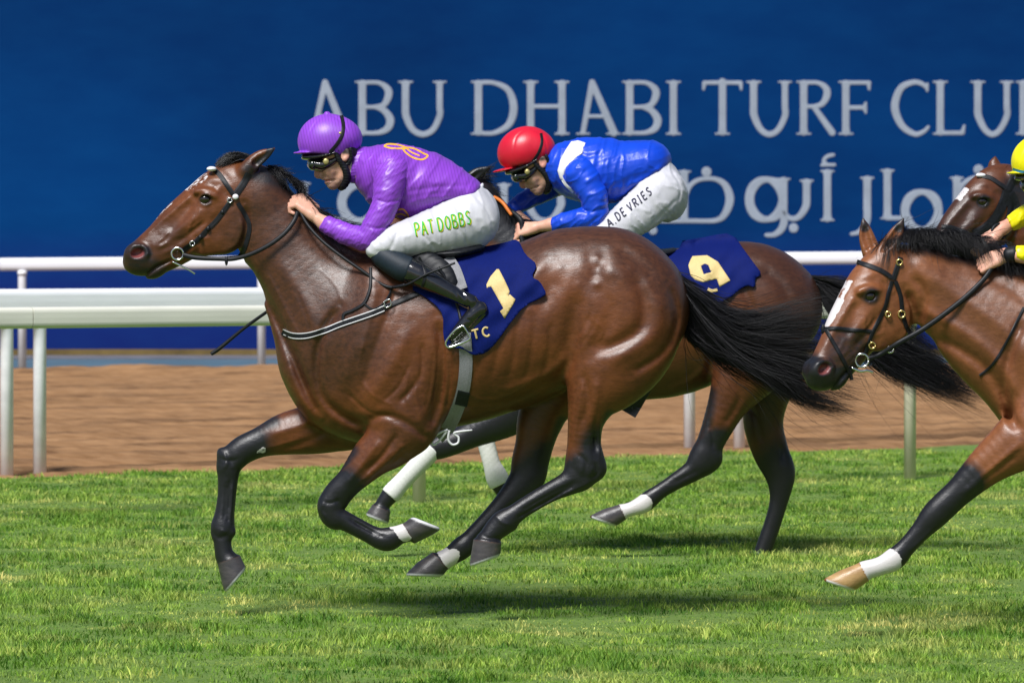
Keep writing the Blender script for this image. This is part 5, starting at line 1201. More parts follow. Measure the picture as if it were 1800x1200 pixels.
def fist(f, W, K, b, c, s=1.0, thumb=1):
    """closed hand: wrist W, knuckle centre K, b across the knuckles, c the way the fingers curl (all 3-D, figure units)"""
    W, K, b, c = (np.array(x, float) for x in (W, K, b, c)); b /= np.linalg.norm(b); c /= np.linalg.norm(c); a = K - W; L = np.linalg.norm(a); a /= L
    for o in (-11, -4, 4, 11): f.add(Cap([(*(W + b * o * 0.45 * s), 7.6 * s), (*(W + a * L * .55 + b * o * 0.85 * s), 7.2 * s), (*(K + b * o * 1.05 * s), 5.6 * s)], 1), 5 * s)
    for i, (o, ln) in enumerate(((-12.6, .9), (-4.2, 1.0), (4.2, .95), (12, .78))):
        k = K + b * o * s; p1 = k + (a * 8.5 + c * 15) * ln * s; p2 = p1 + (-a * 9 + c * 7.5) * ln * s; p3 = p2 + (-a * 9 - c * 3.5) * ln * s
        f.add(Cap([(*k, 4.9 * s), (*p1, 4.1 * s), (*p2, 3.8 * s), (*p3, 3.2 * s)], 1), 1.2)
    t0 = W + a * L * .3 + b * (-9 * thumb) * s + c * 4 * s; t1 = t0 + (a * 13 - b * 5 * thumb + c * 8) * s; t2 = t1 + (a * 9 + b * 4 * thumb + c * 9) * s
    f.add(Cap([(*t0, 5.6 * s), (*t1, 4.6 * s), (*t2, 3.7 * s)], 1), 3)
def folds(seed, amp, lu, lv, ang=0.0, lw=30):
    """irregular creases: ridged noise stretched along one direction"""
    ca, sa = math.cos(ang), math.sin(ang)
    def fn(u, v, w):
        x = (u * ca + v * sa) + 40; y = (-u * sa + v * ca) + w * 0.6 + 900
        x = x + 9 * (fbm(u / 34 + 7, v / 34 + w / 60 + 3, seed + 60, 2) - 0.5)
        n1 = fbm(x / (lu * 2.2) + 5, y / (lv * 2.6) + 5, seed, 2) / 0.75; n2 = fbm(x / lu + 9, y / (lv * 1.4) + 9, seed + 20, 2) / 0.75
        big = (n1 - 0.5) * 1.6; r = 1 - np.abs(2 * n2 - 1) * 1.6
        return (-amp * (big + 0.75 * np.clip(r, 0, 1) ** 3)).astype(np.float32)
    return fn
def clothed(name, fr, f, vox, mat, parent, smooth=1):
    V, Q = f.mesh(vox, smooth); return link_mesh(name, fr.world(V), Q, mat, parent), Skin(V, Q)
FONT = {'P': [[(0, 0), (0, 1)], [(0, 1), (.5, .98), (.72, .75), (.5, .52), (0, .5)]], 'A': [[(0, 0), (.42, 1)], [(.42, 1), (.84, 0)], [(.16, .36), (.68, .36)]], 'T': [[(.4, 0), (.4, 1)], [(0, 1), (.8, 1)]],
        'D': [[(0, 0), (0, 1)], [(0, 1), (.45, .95), (.75, .5), (.45, .05), (0, 0)]], 'O': [[(.4, 1), (.08, .75), (.05, .3), (.4, 0), (.75, .3), (.72, .75), (.4, 1)]],
        'B': [[(0, 0), (0, 1)], [(0, 1), (.45, .96), (.6, .77), (.4, .55), (0, .53)], [(0, .53), (.5, .5), (.7, .27), (.5, .03), (0, 0)]], 'S': [[(.62, .88), (.35, 1), (.06, .8), (.3, .54), (.6, .33), (.4, .02), (.02, .1)]],
        'E': [[(0, 0), (0, 1)], [(0, 1), (.6, 1)], [(0, .52), (.5, .52)], [(0, 0), (.62, 0)]], 'V': [[(0, 1), (.38, 0)], [(.38, 0), (.76, 1)]], 'R': [[(0, 0), (0, 1)], [(0, 1), (.5, .98), (.66, .77), (.45, .54), (0, .52)], [(.25, .53), (.72, 0)]],
        'I': [[(.1, 0), (.1, 1)], [(-.05, 1), (.25, 1)], [(-.05, 0), (.25, 0)]], '.': [[(0, 0), (.1, .04)]], 'C': [[(.68, .85), (.4, 1), (.08, .78), (.05, .3), (.38, 0), (.68, .14)]]}
def write(fr, sk, text, p0, p1, h, width, name, mat, parent, off=0.7, slant=0.0, thick=0.3, wd=0.66, gap=0.3, shift=(0, 0)):
    """text lying on cloth along the line p0 -> p1"""
    adv = [(1.0 if c == ' ' else max([x for st in FONT[c] for x, _ in st]) * wd + gap) for c in text]; tot = sum(adv) - gap
    p0, p1 = np.array(p0, float), np.array(p1, float); ex = (p1 - p0) / tot; e = (p1 - p0) / np.linalg.norm(p1 - p0); ey = np.array([e[1], -e[0]]) * h
    if ey[1] > 0: ey = -ey
    x = 0; V, Fs, b = [], [], 0
    for c, ad in zip(text, adv):
        for k, st in enumerate(FONT.get(c, [])):
            pts = [p0 + ex * (x + (q[0] * wd + slant * q[1])) + ey * q[1] + np.array(shift) for q in st]
            v, f_ = strap(fr, sk, pts, width, thick, off + 0.04 * k, 1.6, across=2, smooth=2)
            V.append(v); Fs += [[i + b for i in g] for g in f_]; b += len(v)
        x += ad
    return link_mesh(name, np.concatenate(V), Fs, mat, parent, True)
def straps(fr, sk, name, mat, parent, items, **kw):
    V, Fs, b = [], [], 0
    for pts, wd in items:
        v, f_ = strap(fr, sk, pts, wd, **kw); V.append(v); Fs += [[i + b for i in g] for g in f_]; b += len(v)
    return link_mesh(name, np.concatenate(V), Fs, mat, parent, False)
def ringmesh(fr, c, r, rad, name, mat, parent, n=24, tilt=0.0):
    pts = [(c[0] + r * math.cos(a), c[1] + r * math.sin(a), c[2] + tilt * r * math.cos(a)) for a in np.linspace(0, 2 * math.pi, n)]
    V, Fs = tube_geo(fr.world(np.array(pts)), rad / fr.s, 8); return link_mesh(name, V, Fs, mat, parent)
def blob(fr, c, r, name, mat, parent, n=10):
    c = np.array(c, float); V = []; r = np.array(r if hasattr(r, '__len__') else (r, r, r), float)
    for a in np.linspace(0.01, 3.13, n):
        for b in np.linspace(0, 2 * math.pi, n * 2, endpoint=False): V.append(c + r * np.array([math.sin(a) * math.cos(b), math.sin(a) * math.sin(b), math.cos(a)]))
    m = n * 2; Fs = [(i * m + j, (i + 1) * m + j, (i + 1) * m + (j + 1) % m, i * m + (j + 1) % m) for i in range(n - 1) for j in range(m)]
    return link_mesh(name, fr.world(np.array(V)), Fs, mat, parent)

def helmet(fr, xf, mat, parent, ring_mat=None, shell=None, name='helmet'):
    f = Field()
    f.add(Ell((577, 247, 0), (54, 47, 46), -6), 4); f.add(Ell((606, 240, 0), (30, 25, 38), 20), 14)
    f.sub(Half((560, 270, 0), (-0.07, 1, 0)), 3)
    f.add(Ell((546, 267.5, 0), (31, 3.2, 33), -3), 2.5)
    f.add(Ell((575, 199, 0), (5.5, 3, 5.5)), 2)
    for pts in ([(576, 200), (556, 214), (542, 240), (540, 266)], [(576, 200), (600, 214), (616, 240), (618, 262)]): f.stroke(pts, 1.6, -0.9)
    g = Field(); g.graft(f.ops, **xf); o, sk = clothed(name, fr, g, 1.5 * xf.get('k', 1), mat, parent)
    return o, sk
def goggles(fr, xf, hs, hel, parent):
    """worn goggles with lens, chin cup and straps"""
    X = Xf(None, **xf); k = X.k
    f = Field(); f.add(Sweep([(551, 287, 12, 0, 26), (566, 290, 13.5, 0, 31), (582, 285, 11, 0, 34), (596, 276, 7, 0, 35)]), 2)
    f.sub(Sweep([(560, 292, 5, 0, 12), (556, 302, 7, 0, 9)]), 4)
    g = Field(); g.graft(f.ops, **xf); o, sk = clothed('goggles', fr, g, 1.4 * k, M_SHINY, parent)
    f = Field(); f.add(Ell((551, 289, -13), (9, 11, 15), 15, -12), 2); f.add(Ell((551, 289, 13), (9, 11, 15), 15, 12), 2)
    g = Field(); g.graft(f.ops, **xf); V, Q = g.mesh(1.4 * k, 1); link_mesh('lens', fr.world(V), Q, M_LENS, o)
    f = Field(); f.add(Sweep([(534, 276, 5, 0, 24), (552, 276, 6.5, 0, 34), (578, 271, 6, 0, 41), (596, 265, 4, 0, 43)]), 2)
    g = Field(); g.graft(f.ops, **xf); V, Q = g.mesh(1.4 * k, 1); link_mesh('spare_goggles', fr.world(V), Q, M_SHINY, parent)
    p = X.fwd((573, 284, -36)); b = blob(fr, p, (5.4 * k, 5.4 * k, 2 * k), 'button', M_BUTTON, o)
    f = Field()
    for sg in (-1, 1):
        f.add(Cap([(590, 268, sg * 36, 4), (596, 280, sg * 33, 5), (603, 290, sg * 29, 6), (608, 300, sg * 27, 6.5), (610, 314, sg * 21, 7), (605, 325, sg * 11, 7), (600, 329, 0, 6.5)]), 2)
        f.add(Cap([(616, 262, sg * 37, 3.4), (618, 276, sg * 33, 3.6), (612, 288, sg * 29, 4)]), 2)
    f.warp(lambda u, v, w: 0.5 * np.sin(v * 1.3))
    g = Field(); g.graft(f.ops, **xf); V, Q = g.mesh(1.4 * k, 1); link_mesh('chin_strap', fr.world(V), Q, M_LEATHER, parent)
    return o
def helmet_band(fr, xf, skel, parent, pts):
    q = [tuple(x) for x in pts]; return straps(fr, skel, 'goggle_strap', M_LEATHER, parent, [(q, 6.5 * xf.get('k', 1))], thick=1.0, off=0.4, step=2, smooth=2)
# ---------------- first rider
r1 = empty('person', tuple(F1.world([740, 455, 0]) * [1, 1, 0]), 'jockey in purple silks and purple helmet crouching over the leading horse', 'person', 'jockeys')
XH1 = dict(c0=HC0, c=HC0)
f = Field(); f.ops += head_ops()
f.add(Sweep([(655, 300, 34, 0, 44), (700, 318, 50, 0, 64), (770, 335, 44, 0, 60), (825, 375, 42, 0, 54)]), 14)
for sg in (-1, 1):
    f.add(Cap([(690, 305, sg * 62, 22), (682, 352, sg * 78, 14), (654, 410, sg * 84, 11), (612, 408, sg * 66, 10), (584, 399, sg * 54, 11), (570, 393, sg * 48, 12)]), 8)
    f.add(Cap([(825, 385, sg * 40, 34), (740, 412, sg * 72, 22), (684, 432, sg * 88, 12), (730, 478, sg * 104, 12), (820, 532, sg * 124, 9), (848, 545, sg * 124, 8)]), 10)
f.add(Cap([(572, 394, -48, 13), (556, 383, -40, 10.5), (549, 377, -38, 10)]), 5); fist(f, (550, 377, -38), (526, 353, -30), (-0.30, 0.62, -0.6), (-0.72, 0.62, 0.35), 1.0, 1)
f.add(Cap([(575, 392, 50, 13), (558, 376, 34, 10.5), (552, 368, 26, 10)]), 5); fist(f, (552, 368, 26), (528, 350, 12), (0.2, -0.6, -0.75), (-0.75, 0.5, -0.2), 1.0, -1)
V, Q = f.mesh(1.5, 1); bo = link_mesh('body', F1.world(V), Q, M_SKIN, r1)
set_cols(bo, 'marks', paint(V, [(0, [(568, 314), (590, 326), (606, 318)], 6, 8, 0.75), (1, [(569, 317.5), (578, 318)], 1.2, 2, 0.8), (2, [(600, 258), (626, 262), (632, 275)], 10, 5, 1), (1, [(556, 300), (557, 308)], 3, 5, 0.35)]))
# jersey
f = Field(); f.add(Sweep([(655, 297, 38, 0, 46), (690, 313, 60, 0, 74), (730, 325, 63, 0, 78), (770, 329, 50, 0, 72), (803, 335, 37, 0, 66), (822, 338, 26, 0, 60)]), 10)
f.add(Ell((688, 300, -56), (34, 34, 30)), 14); f.add(Ell((688, 300, 56), (34, 34, 30)), 14)
f.sub(Half((812, 372, 0), (0.78, 0.62, 0)), 3)
f.warp(folds(3, 2.6, 15, 30, 0.5)); f.stroke([(660, 290), (690, 300), (716, 330)], 3, -1.8); f.stroke([(690, 375), (740, 350), (800, 345)], 4, 1.5); f.stroke([(720, 378), (770, 358), (815, 352)], 3, -1.8); f.stroke([(700, 340), (760, 330), (830, 325)], 4, -1.2)
silk1, sks1 = clothed('jersey', F1, f, 1.9, M_PURPLE, r1)
f = Field(); f.add(Sweep([(612, 290, 30.5, 0, 27.5), (628, 291, 32.5, 0, 30), (640, 292, 34, 0, 33), (650, 294, 33, 0, 36)]), 2); f.sub(Half((618, 291, 0), (-1, -0.12, 0)), 2)
f.warp(lambda u, v, w: 0.35 * np.sin(v * 1.1 + u * 0.2)); clothed('collar', F1, f, 1.6, M_PURPLE, silk1)
f = Field(); f.add(Sweep([(615, 292, 28.5, 0, 25), (624, 292, 29.5, 0, 26)]), 1); f.sub(Half((614, 291, 0), (-1, -0.12, 0)), 1); clothed('neck_scarf', F1, f, 1.5, M_COLLAR, r1)
for sg in (-1, 1):
    f = Field(); f.add(Cap([(690, 300, sg * 60, 31), (684, 330, sg * 76, 27), (677, 362, sg * 84, 23.5), (660, 396, sg * 88, 22), (646, 419, sg * 87, 21.5), (624, 416, sg * 78, 20), (600, 408, sg * 66, 18.5), (576, 396, sg * 53, 15.5), (568, 392, sg * 48, 14.5)]), 6)
    f.sub(Half((570, 393, sg * 49), (-0.86, -0.5, -sg * 0.35), (540, 600, 360, 430, -120, 120)), 2)
    f.warp(folds(5 + sg, 1.9, 7, 16, 1.1)); f.stroke([(646, 398), (664, 402), (690, 396)], 2.6, -2.0); f.stroke([(660, 350), (680, 356), (702, 350)], 2.2, -1.8)
    s_, k_ = clothed('sleeve', F1, f, 1.8, M_PURPLE_ARM, silk1)
    if sg < 0: sksl1 = k_
emb = [([(675, 257), (682, 253.5), (698, 254.5), (713, 259), (716, 261), (702, 261), (687, 260.5), (675, 257)], 3.0), ([(709, 259), (727, 261), (745, 270), (752, 274), (742, 280.5), (726, 277), (713, 268), (708, 261)], 3.0), ([(716, 262), (724, 268), (738, 274)], 2.4),
       ([(697, 370), (708, 368), (717, 378), (716, 387), (704, 386), (694, 380), (704, 376), (714, 380)], 2.8)]
for e_ in emb: straps(F1, sks1, 'embroidery', M_EMB, silk1, [e_], thick=0.4, off=0.5, step=1.6, smooth=1, across=2)
# breeches
f = Field()
f.add(Ell((826, 380, 0), (52, 54, 62), 20), 8); f.add(Sweep([(806, 352, 34, 0, 60), (828, 350, 26, 0, 56)]), 14)
for sg in (-1, 1):
    du = 0 if sg < 0 else -10
    f.add(Sweep([(826, 387, 52, sg * 34, 46), (780, 403, 44, sg * 58, 40), (732, 416, 36, sg * 76, 34), (694, 425, 29, sg * 86, 28), (668 + du, 434, 21, sg * 90, 23), (656 + du, 440, 14, sg * 90, 19)]), 8)
f.warp(folds(11, 2.0, 16, 26, -0.5)); f.stroke([(655, 440), (700, 448), (760, 450)], 4, -1.6); f.stroke([(740, 410), (760, 430), (770, 448)], 2.4, -1.6); f.stroke([(800, 395), (815, 415), (822, 430)], 2.2, -1.3); f.stroke([(700, 405), (690, 430), (680, 446)], 3, -1.6); f.stroke([(835, 345), (856, 370), (868, 400)], 2.0, -1.2)
br1, skb1 = clothed('breeches', F1, f, 1.9, M_BREECH, r1)
f = Field(); f.add(Cap([(834, 338, -22, 5), (844, 331, -12, 5), (848, 324, -6, 2.5)]), 3); clothed('waistband_tie', F1, f, 1.6, M_BREECH, br1)
for t_, a_, b_ in (('PAT', (732, 415), (763, 408)), ('DOBBS', (772, 406), (828, 393))):
    write(F1, skb1, t_, a_, b_, 23, 2.3, 'name_shadow', M_YELLET, br1, 0.5, 0.05, shift=(1.6, 1.3)); write(F1, skb1, t_, a_, b_, 23, 2.2, 'name_lettering', M_GREEN, br1, 0.9, 0.05)
# boots
for sg in (-1, 1):
    f = Field(); f.add(Cap([(676, 452, sg * 92, 19), (704, 468, sg * 102, 22.5), (738, 484, sg * 112, 21.5), (772, 502, sg * 120, 17), (804, 519, sg * 126, 13.5), (828, 530, sg * 128, 13)]), 6)
    f.add(Cap([(845, 541, sg * 126, 12), (832, 552, sg * 128, 13), (812, 574, sg * 129, 11.5), (796, 592, sg * 129, 8.5)]), 6); f.add(Ell((848, 545, sg * 127), (9, 9, 10), 30), 4)
    f.add(Cap([(856, 548, sg * 127, 3.2), (838, 568, sg * 129, 3.6), (815, 592, sg * 129, 3.4), (790, 607, sg * 129, 3)]), 2.5)
    f.stroke([(806, 505), (820, 528), (826, 548)], 2.6, -2.2); f.stroke([(800, 512), (812, 532)], 2, -1.6); f.stroke([(818, 560), (836, 566)], 2, -1.3); f.stroke([(700, 448), (692, 470), (700, 490)], 2, -1.2)
    bt, kb = clothed('boot', F1, f, 1.8, M_SHINY, r1)
    f = Field(); f.add(Cap([(664, 443, sg * 88, 16), (676, 452, sg * 94, 21.5), (704, 469, sg * 103, 24), (716, 474, sg * 106, 23.6)]), 4); f.sub(Half((718, 476, 0), (0.9, 0.35, 0)), 2); clothed('gaiter', F1, f, 2.0, M_NEO, bt)
    if sg < 0: straps(F1, merge_skins([kb]), 'boot_strap', M_LEATHER, bt, [([(736, 452), (748, 478), (742, 505)], 5.0)], thick=1.2, off=0.6, step=2, smooth=2)
hel1, skh1 = helmet(F1, XH1, M_PURPLE, r1)
goggles(F1, XH1, None, hel1, r1)
helmet_band(F1, XH1, skh1, hel1, [(600, 203), (603.5, 220), (601, 238), (592, 254), (580, 268)])
blob(F1, (598, 234, -42), (3, 2.4, 2), 'clip', M_BUTTON, hel1)
f = Field(); f.add(Sweep([(612, 262, 17, 0, 34), (622, 270, 9, 0, 30)]), 3); f.sub(Half((600, 258, 0), (-1, 0, 0)), 1); clothed('hair', F1, f, 1.6, M_HAIR, r1)
# whip
wp = MB(); V_, F_ = utube(F1, [(505, 519, 46, 3.4), (480, 540, 47, 3.0), (430, 576, 52, 2.9), (386, 612, 56, 3.6), (371, 622, 57, 3.4)], 3); wp.add(V_, F_)
tag(wp.build('whip', M_LEATHER), 'thin black riding whip sticking out past the chest of the leading horse', 'whip')

# ---------------- tack of the first horse
def chaikin(P):
    o = []
    for a, b in zip(P, P[1:] + P[:1]): o += [(a[0] * .8 + b[0] * .2, a[1] * .8 + b[1] * .2), (a[0] * .2 + b[0] * .8, a[1] * .2 + b[1] * .8)]
    return o
def drape_obj(name, fr, sk, poly, mat, parent, **kw):
    if name.startswith('saddle'): poly = chaikin(poly)
    V, Fs = drape(fr, sk, poly, **kw); return link_mesh(name, V, Fs, mat, parent)
def clothfold(seed, amp):
    r = np.random.default_rng(seed); p = r.random(5) * 6.28
    def fn(u, v):
        return amp * (1.1 + np.sin(u / 11 + 1.6 * np.sin(v / 26 + p[0]) + p[1]) * 0.55 + 0.45 * np.sin((u + v) / 7.5 + 1.2 * np.sin(u / 30 + p[2]) + p[3]) + 0.35 * np.sin((u * .4 - v) / 9 + p[4]))
    return fn
cl1 = [(722, 508), (738, 470), (766, 446), (810, 438), (853, 433), (884, 427), (905, 421), (913, 425), (923, 447), (945, 465), (934, 487), (949, 494), (961, 516), (955, 522), (921, 538), (893, 573), (873, 602), (854, 621), (832, 625), (812, 612), (786, 612), (779, 592), (779, 553), (765, 535), (742, 519)]
cloth1 = drape_obj('saddle_cloth', F1, sk1, cl1, M_NAVY, h1, off=3.4, step=4.5, fold=clothfold(2, 2.8), wtop=60)
drape_obj('cloth_flap', F1, sk1, cl1, M_NAVY, cloth1, off=3.4, step=9, fold=clothfold(4, 1.8), wtop=60, far=True)
_dg = bpy.context.evaluated_depsgraph_get()
def skin_of(fr, poly, sk, off, step, fold, wtop=None):
    V, Fs = drape(fr, sk, poly, off=off, step=step, fold=fold, wtop=wtop)
    K = (D0 + V[:, 1]) / F; U = np.stack([V[:, 0] / K + CX, CY - (V[:, 2] - HC) / K, (V[:, 1] - fr.Y) * fr.s], -1)
    s = Skin.__new__(Skin); s.V = U; s.Q = None; s.bvh = BVHTree.FromPolygons(U.tolist(), Fs); return s
skc1 = skin_of(F1, cl1, sk1, 3.4, 4.5, clothfold(2, 2.8), 60)
skm1 = Multi(sk1, skc1)
one = [(855, 500), (862, 486), (873, 473), (877, 473), (886, 490), (893, 505), (896, 512), (893, 521), (896, 517), (906, 526), (903, 533), (887, 560), (879, 547), (885, 542), (863, 503), (856, 508)]
drape_obj('cloth_number', F1, skc1, one, M_GOLD, cloth1, off=0.7, step=4, thick=0.8)
write(F1, skc1, 'A', (815, 601), (828, 597), 17, 3.2, 'lettering', M_GOLD, cloth1, 0.5, 0, 0.4)
write(F1, skc1, 'TC', (832, 597), (861, 590), 16, 3.6, 'lettering', M_GOLD, cloth1, 0.5, 0, 0.4, gap=0.25)
allsk1 = merge_skins([sk1])
# saddle
f = Field(); f.add(Sweep([(716, 440, 20, 0, 70), (760, 446, 14, 0, 86), (810, 444, 13, 0, 90), (842, 436, 12, 0, 66)]), 6); f.add(Sweep([(742, 460, 22, -86, 10), (770, 480, 26, -104, 9), (790, 500, 16, -116, 7)]), 8); f.add(Sweep([(742, 460, 22, 86, 10), (770, 480, 26, 104, 9), (790, 500, 16, 116, 7)]), 8)
sad1, _k = clothed('saddle', F1, f, 2.2, M_LEATHER, h1)
def webbing(name, fr, sk, pts, wd, mat, parent, **kw): return straps(fr, sk, name, mat, parent, [(pts, wd)], **kw)
gp1 = webbing('girth', F1, skm1, [(816, 585), (819, 640), (813, 690), (800, 728), (786, 756)], 23, M_WEB, h1, thick=1.6, off=1.5, step=4, smooth=5)
webbing('girth', F1, sk1, [(770, 770), (790, 745), (800, 700), (806, 600)], 22, M_WEB, h1, thick=1.8, off=1.5, step=5, smooth=6, far=True)
webbing('girth_patch', F1, sk1, [(816, 688), (813, 700), (810, 713)], 22, M_LEATHER, gp1, thick=1.0, off=3.6, step=3, smooth=3)
webbing('girth_strap', F1, skc1, [(786, 452), (800, 474), (812, 508)], 20, M_WEB, h1, thick=1.4, off=9, step=3, smooth=6)
V_, F_ = utube(F1, [(787, 755, -62, 2), (770, 762, -60, 2), (759, 775, -58, 2), (763, 781, -57, 2), (774, 772, -58, 2), (786, 757, -60, 2)], 2); g = MB(); g.add(V_, F_)
V_, F_ = utube(F1, [(790, 756, -62, 2), (788, 772, -60, 2), (795, 781, -58, 2), (805, 778, -57, 2), (806, 768, -58, 2), (799, 760, -60, 2), (830, 755.5, -66, 1.3)], 2); g.add(V_, F_); g.build('girth_bow', M_WHITE, gp1)
for sg in (-1, 1):
    g = MB(); V_, F_ = utube(F1, [(770, 470, sg * 118, 3), (790, 500, sg * 118, 3), (806, 545, sg * 120, 3), (812, 575, sg * 140, 3)], 3); g.add(V_, F_); st = g.build('stirrup_leather', M_LEATHER, h1)
    g = MB(); V_, F_ = utube(F1, [(814, 572, sg * 142, 2), (824, 588, sg * 142, 1.7), (825, 596, sg * 141, 2.2), (806, 605, sg * 137, 2.6), (788, 610, sg * 137, 2.2), (784, 600, sg * 138, 1.7), (800, 580, sg * 142, 2), (814, 572, sg * 142, 2)], 2, 5); g.add(V_, F_); g.build('stirrup', M_STEEL, st)
# breastplate
bp1 = webbing('breastplate', F1, sk1, [(496, 583), (504, 587), (515, 590), (540, 589.5), (570, 581), (600, 569), (650, 552), (690, 534), (742, 512)], 9, M_LEATHER, h1, thick=2, off=1, step=3)
straps(F1, sk1, 'piping', M_WHITE, bp1, [([(497, 579), (515, 585.5), (540, 585), (570, 576.5), (600, 564.5), (650, 547.5), (676, 537)], 1.5), ([(498, 588), (515, 594.5), (540, 594), (570, 585.5), (600, 573.5), (650, 556.5), (676, 546)], 1.5)], thick=0.8, off=2.8, step=3, across=2)
webbing('breastplate', F1, sk1, [(500, 585), (540, 600), (620, 560), (720, 500)], 9, M_LEATHER, h1, thick=2, off=1, step=5, far=True)
straps(F1, sk1, 'martingale', M_LEATHER, h1, [([(651, 470), (651, 500), (646, 520), (638, 534), (620, 545), (604, 552), (603, 566)], 5), ([(640, 533), (655, 543), (672, 535), (684, 518), (688, 505)], 3.4)], thick=2.2, off=1.4, step=3)
ringmesh(F1, (652, 477, -62), 4.5, 1.3, 'ring', M_STEEL, h1)
g = MB()
for x0, y0 in ((680, 533),):
    V_, F_ = utube(F1, [(x0 - 5, y0 - 3, -116, 1.2), (x0 + 5, y0 - 7, -117, 1.2), (x0 + 7, y0 + 3, -117, 1.2), (x0 - 2, y0 + 7, -116, 1.2), (x0 - 5, y0 - 3, -116, 1.2)], 1); g.add(V_, F_)
g.build('buckle', M_STEEL, bp1)
# bridle and reins
br = straps(F1, sk1, 'bridle', M_LEATHER, h1, [([(375, 297), (386, 307), (400, 327), (410, 342)], 8.5), ([(437, 305), (428, 322), (414, 342)], 11.5), ([(408, 350), (395, 368), (380, 388), (364, 404), (347, 422), (330, 434), (318, 445)], 8.5), ([(418, 357), (430, 376), (438, 395), (436, 415), (428, 440), (420, 452)], 7.5)], thick=1.3, off=0.8, step=2.5)
straps(F1, sk1, 'headpiece', M_LEATHER, br, [([(437, 305), (428, 322), (414, 342), (400, 372), (360, 405), (320, 440)], 8)], thick=2, off=0.8, step=4, far=True)
blob(F1, (372, 297, -24), (9, 4.5, 9), 'browband_tip', M_WHITE, br)
blob(F1, (414, 346, -43), (5.5, 5, 3), 'rosette', M_WHITE, br); ringmesh(F1, (404, 352, -42), 4, 1.2, 'ring', M_STEEL, br)
ringmesh(F1, (312, 446, -30), 10.5, 1.9, 'bit_ring', M_STEEL, br); ringmesh(F1, (312, 446, 30), 10.5, 1.9, 'bit_ring', M_STEEL, br)
V_, F_ = utube(F1, [(303, 460, -30, 1.6), (318, 467, -31, 1.6), (332, 474, -31, 1.6), (343, 481, -30, 1.8)], 2); g = MB(); g.add(V_, F_); g.build('bit_bar', M_STEEL, br)
V_, F_ = utube(F1, [(312, 455, -26, 2), (306, 462, 0, 2), (312, 455, 26, 2)], 3); g = MB(); g.add(V_, F_); g.build('mouthpiece', M_STEEL, br)
ringmesh(F1, (338, 428, -38), 4.2, 1.2, 'buckle', M_STEEL, br)
g = MB(); V_, F_ = utube(F1, [(322, 448, -31, 4.2), (345, 453, -34, 4.2), (385, 455, -38, 3.8), (410, 455, -42, 3.8), (440, 447, -50, 3.8), (474, 430, -56, 4), (500, 410, -56, 4), (517, 388, -50, 4), (523, 372, -40, 3.4)], 3, 6, 8, 0.6); g.add(V_, F_)
V_, F_ = utube(F1, [(527, 370, -38, 3), (540, 394, -48, 3), (565, 422, -62, 3), (600, 450, -76, 3), (640, 478, -88, 3), (670, 499, -96, 3), (690, 505, -104, 3), (712, 500, -116, 2.6)], 4); g.add(V_, F_)
V_, F_ = utube(F1, [(690, 505, -106, 2), (716, 500, -128, 2), (750, 482, -138, 2), (785, 468, -140, 2), (800, 462, -140, 2)], 4); g.add(V_, F_)
V_, F_ = utube(F1, [(322, 448, 31, 4), (385, 455, 40, 3.8), (450, 445, 52, 3.8), (500, 410, 54, 4), (526, 366, 20, 3.4)], 3, 6, 8, 0.6); g.add(V_, F_)
g.build('reins', M_LEATHER, h1)
blob(F1, (398, 459, -42), (3, 8, 3), 'rein_stop', M_LEATHER, h1)
for i, (a, b) in enumerate(((366, 402), (352, 417), (391, 373))): blob(F1, (a, b, -40), (4, 5, 3), 'keeper', M_LEATHER, br, 6)
# ---------------- second rider
r2 = empty('person', tuple(F2.world([1080, 455, 0]) * [1, 1, 0]), 'jockey in blue silks and red helmet crouching on the second horse', 'person', 'jockeys')
XH2 = dict(c0=HC0, c=(924, 277, 0), k=0.90, rot=-13); X2 = Xf(None, **XH2)
f = Field(); f.graft(head_ops(), **XH2)
f.add(Sweep([(985, 300, 28, 0, 34), (1030, 300, 42, 0, 52), (1100, 300, 40, 0, 50), (1160, 330, 36, 0, 46)]), 12)
for sg in (-1, 1):
    a = [(1030, 320, sg * 52, 20), (1045, 350, sg * 60, 14), (1046, 382, sg * 62, 12), (1005, 392, sg * 56, 11), (968, 394, sg * 46, 10)] if sg < 0 else [(1000, 320, 50, 20), (968, 336, 56, 13), (936, 350, 56, 11), (906, 370, 46, 9), (925, 390, 34, 9)]
    f.add(Cap(a), 8)
    f.add(Cap([(1160, 330, sg * 36, 28), (1110, 375, sg * 58, 21), (1060, 420, sg * 72, 16), (1090, 470, sg * 86, 13), (1150, 520, sg * 100, 9), (1170, 528, sg * 100, 8)]), 10)
f.add(Cap([(972, 395, -47, 11.5), (950, 398, -42, 9.5), (940, 400, -40, 9)]), 5); fist(f, (940, 400, -40), (913, 404, -34), (0.1, 0.75, -0.55), (-0.45, 0.85, 0.25), 0.86, 1)
fist(f, (925, 392, 30), (906, 398, 18), (0.1, 0.6, 0.7), (-0.45, 0.85, -0.25), 0.86, 1)
V, Q = f.mesh(1.5, 1); bo = link_mesh('body', F2.world(V), Q, M_SKIN, r2)
q = np.stack(X2.inv(V[:, 0], V[:, 1], V[:, 2]), -1)
set_cols(bo, 'marks', paint(q, [(0, [(568, 314), (590, 326), (606, 318)], 8, 9, 0.85), (1, [(556, 298), (557, 309)], 4, 5, 0.6), (2, [(602, 256), (628, 262), (632, 278)], 10, 5, 1), (1, [(605, 270), (607, 275)], 5, 5, 0.3)]))
f = Field(); f.add(Sweep([(985, 292, 36, 0, 40), (1010, 297, 50, 0, 56), (1045, 299, 58, 0, 64), (1085, 301, 54, 0, 64), (1120, 293, 46, 0, 60), (1143, 285, 36, 0, 56), (1153, 279, 24, 0, 48)]), 10)
f.add(Ell((1018, 310, -46), (30, 32, 26)), 12); f.add(Ell((1005, 300, 46), (30, 32, 26)), 12)
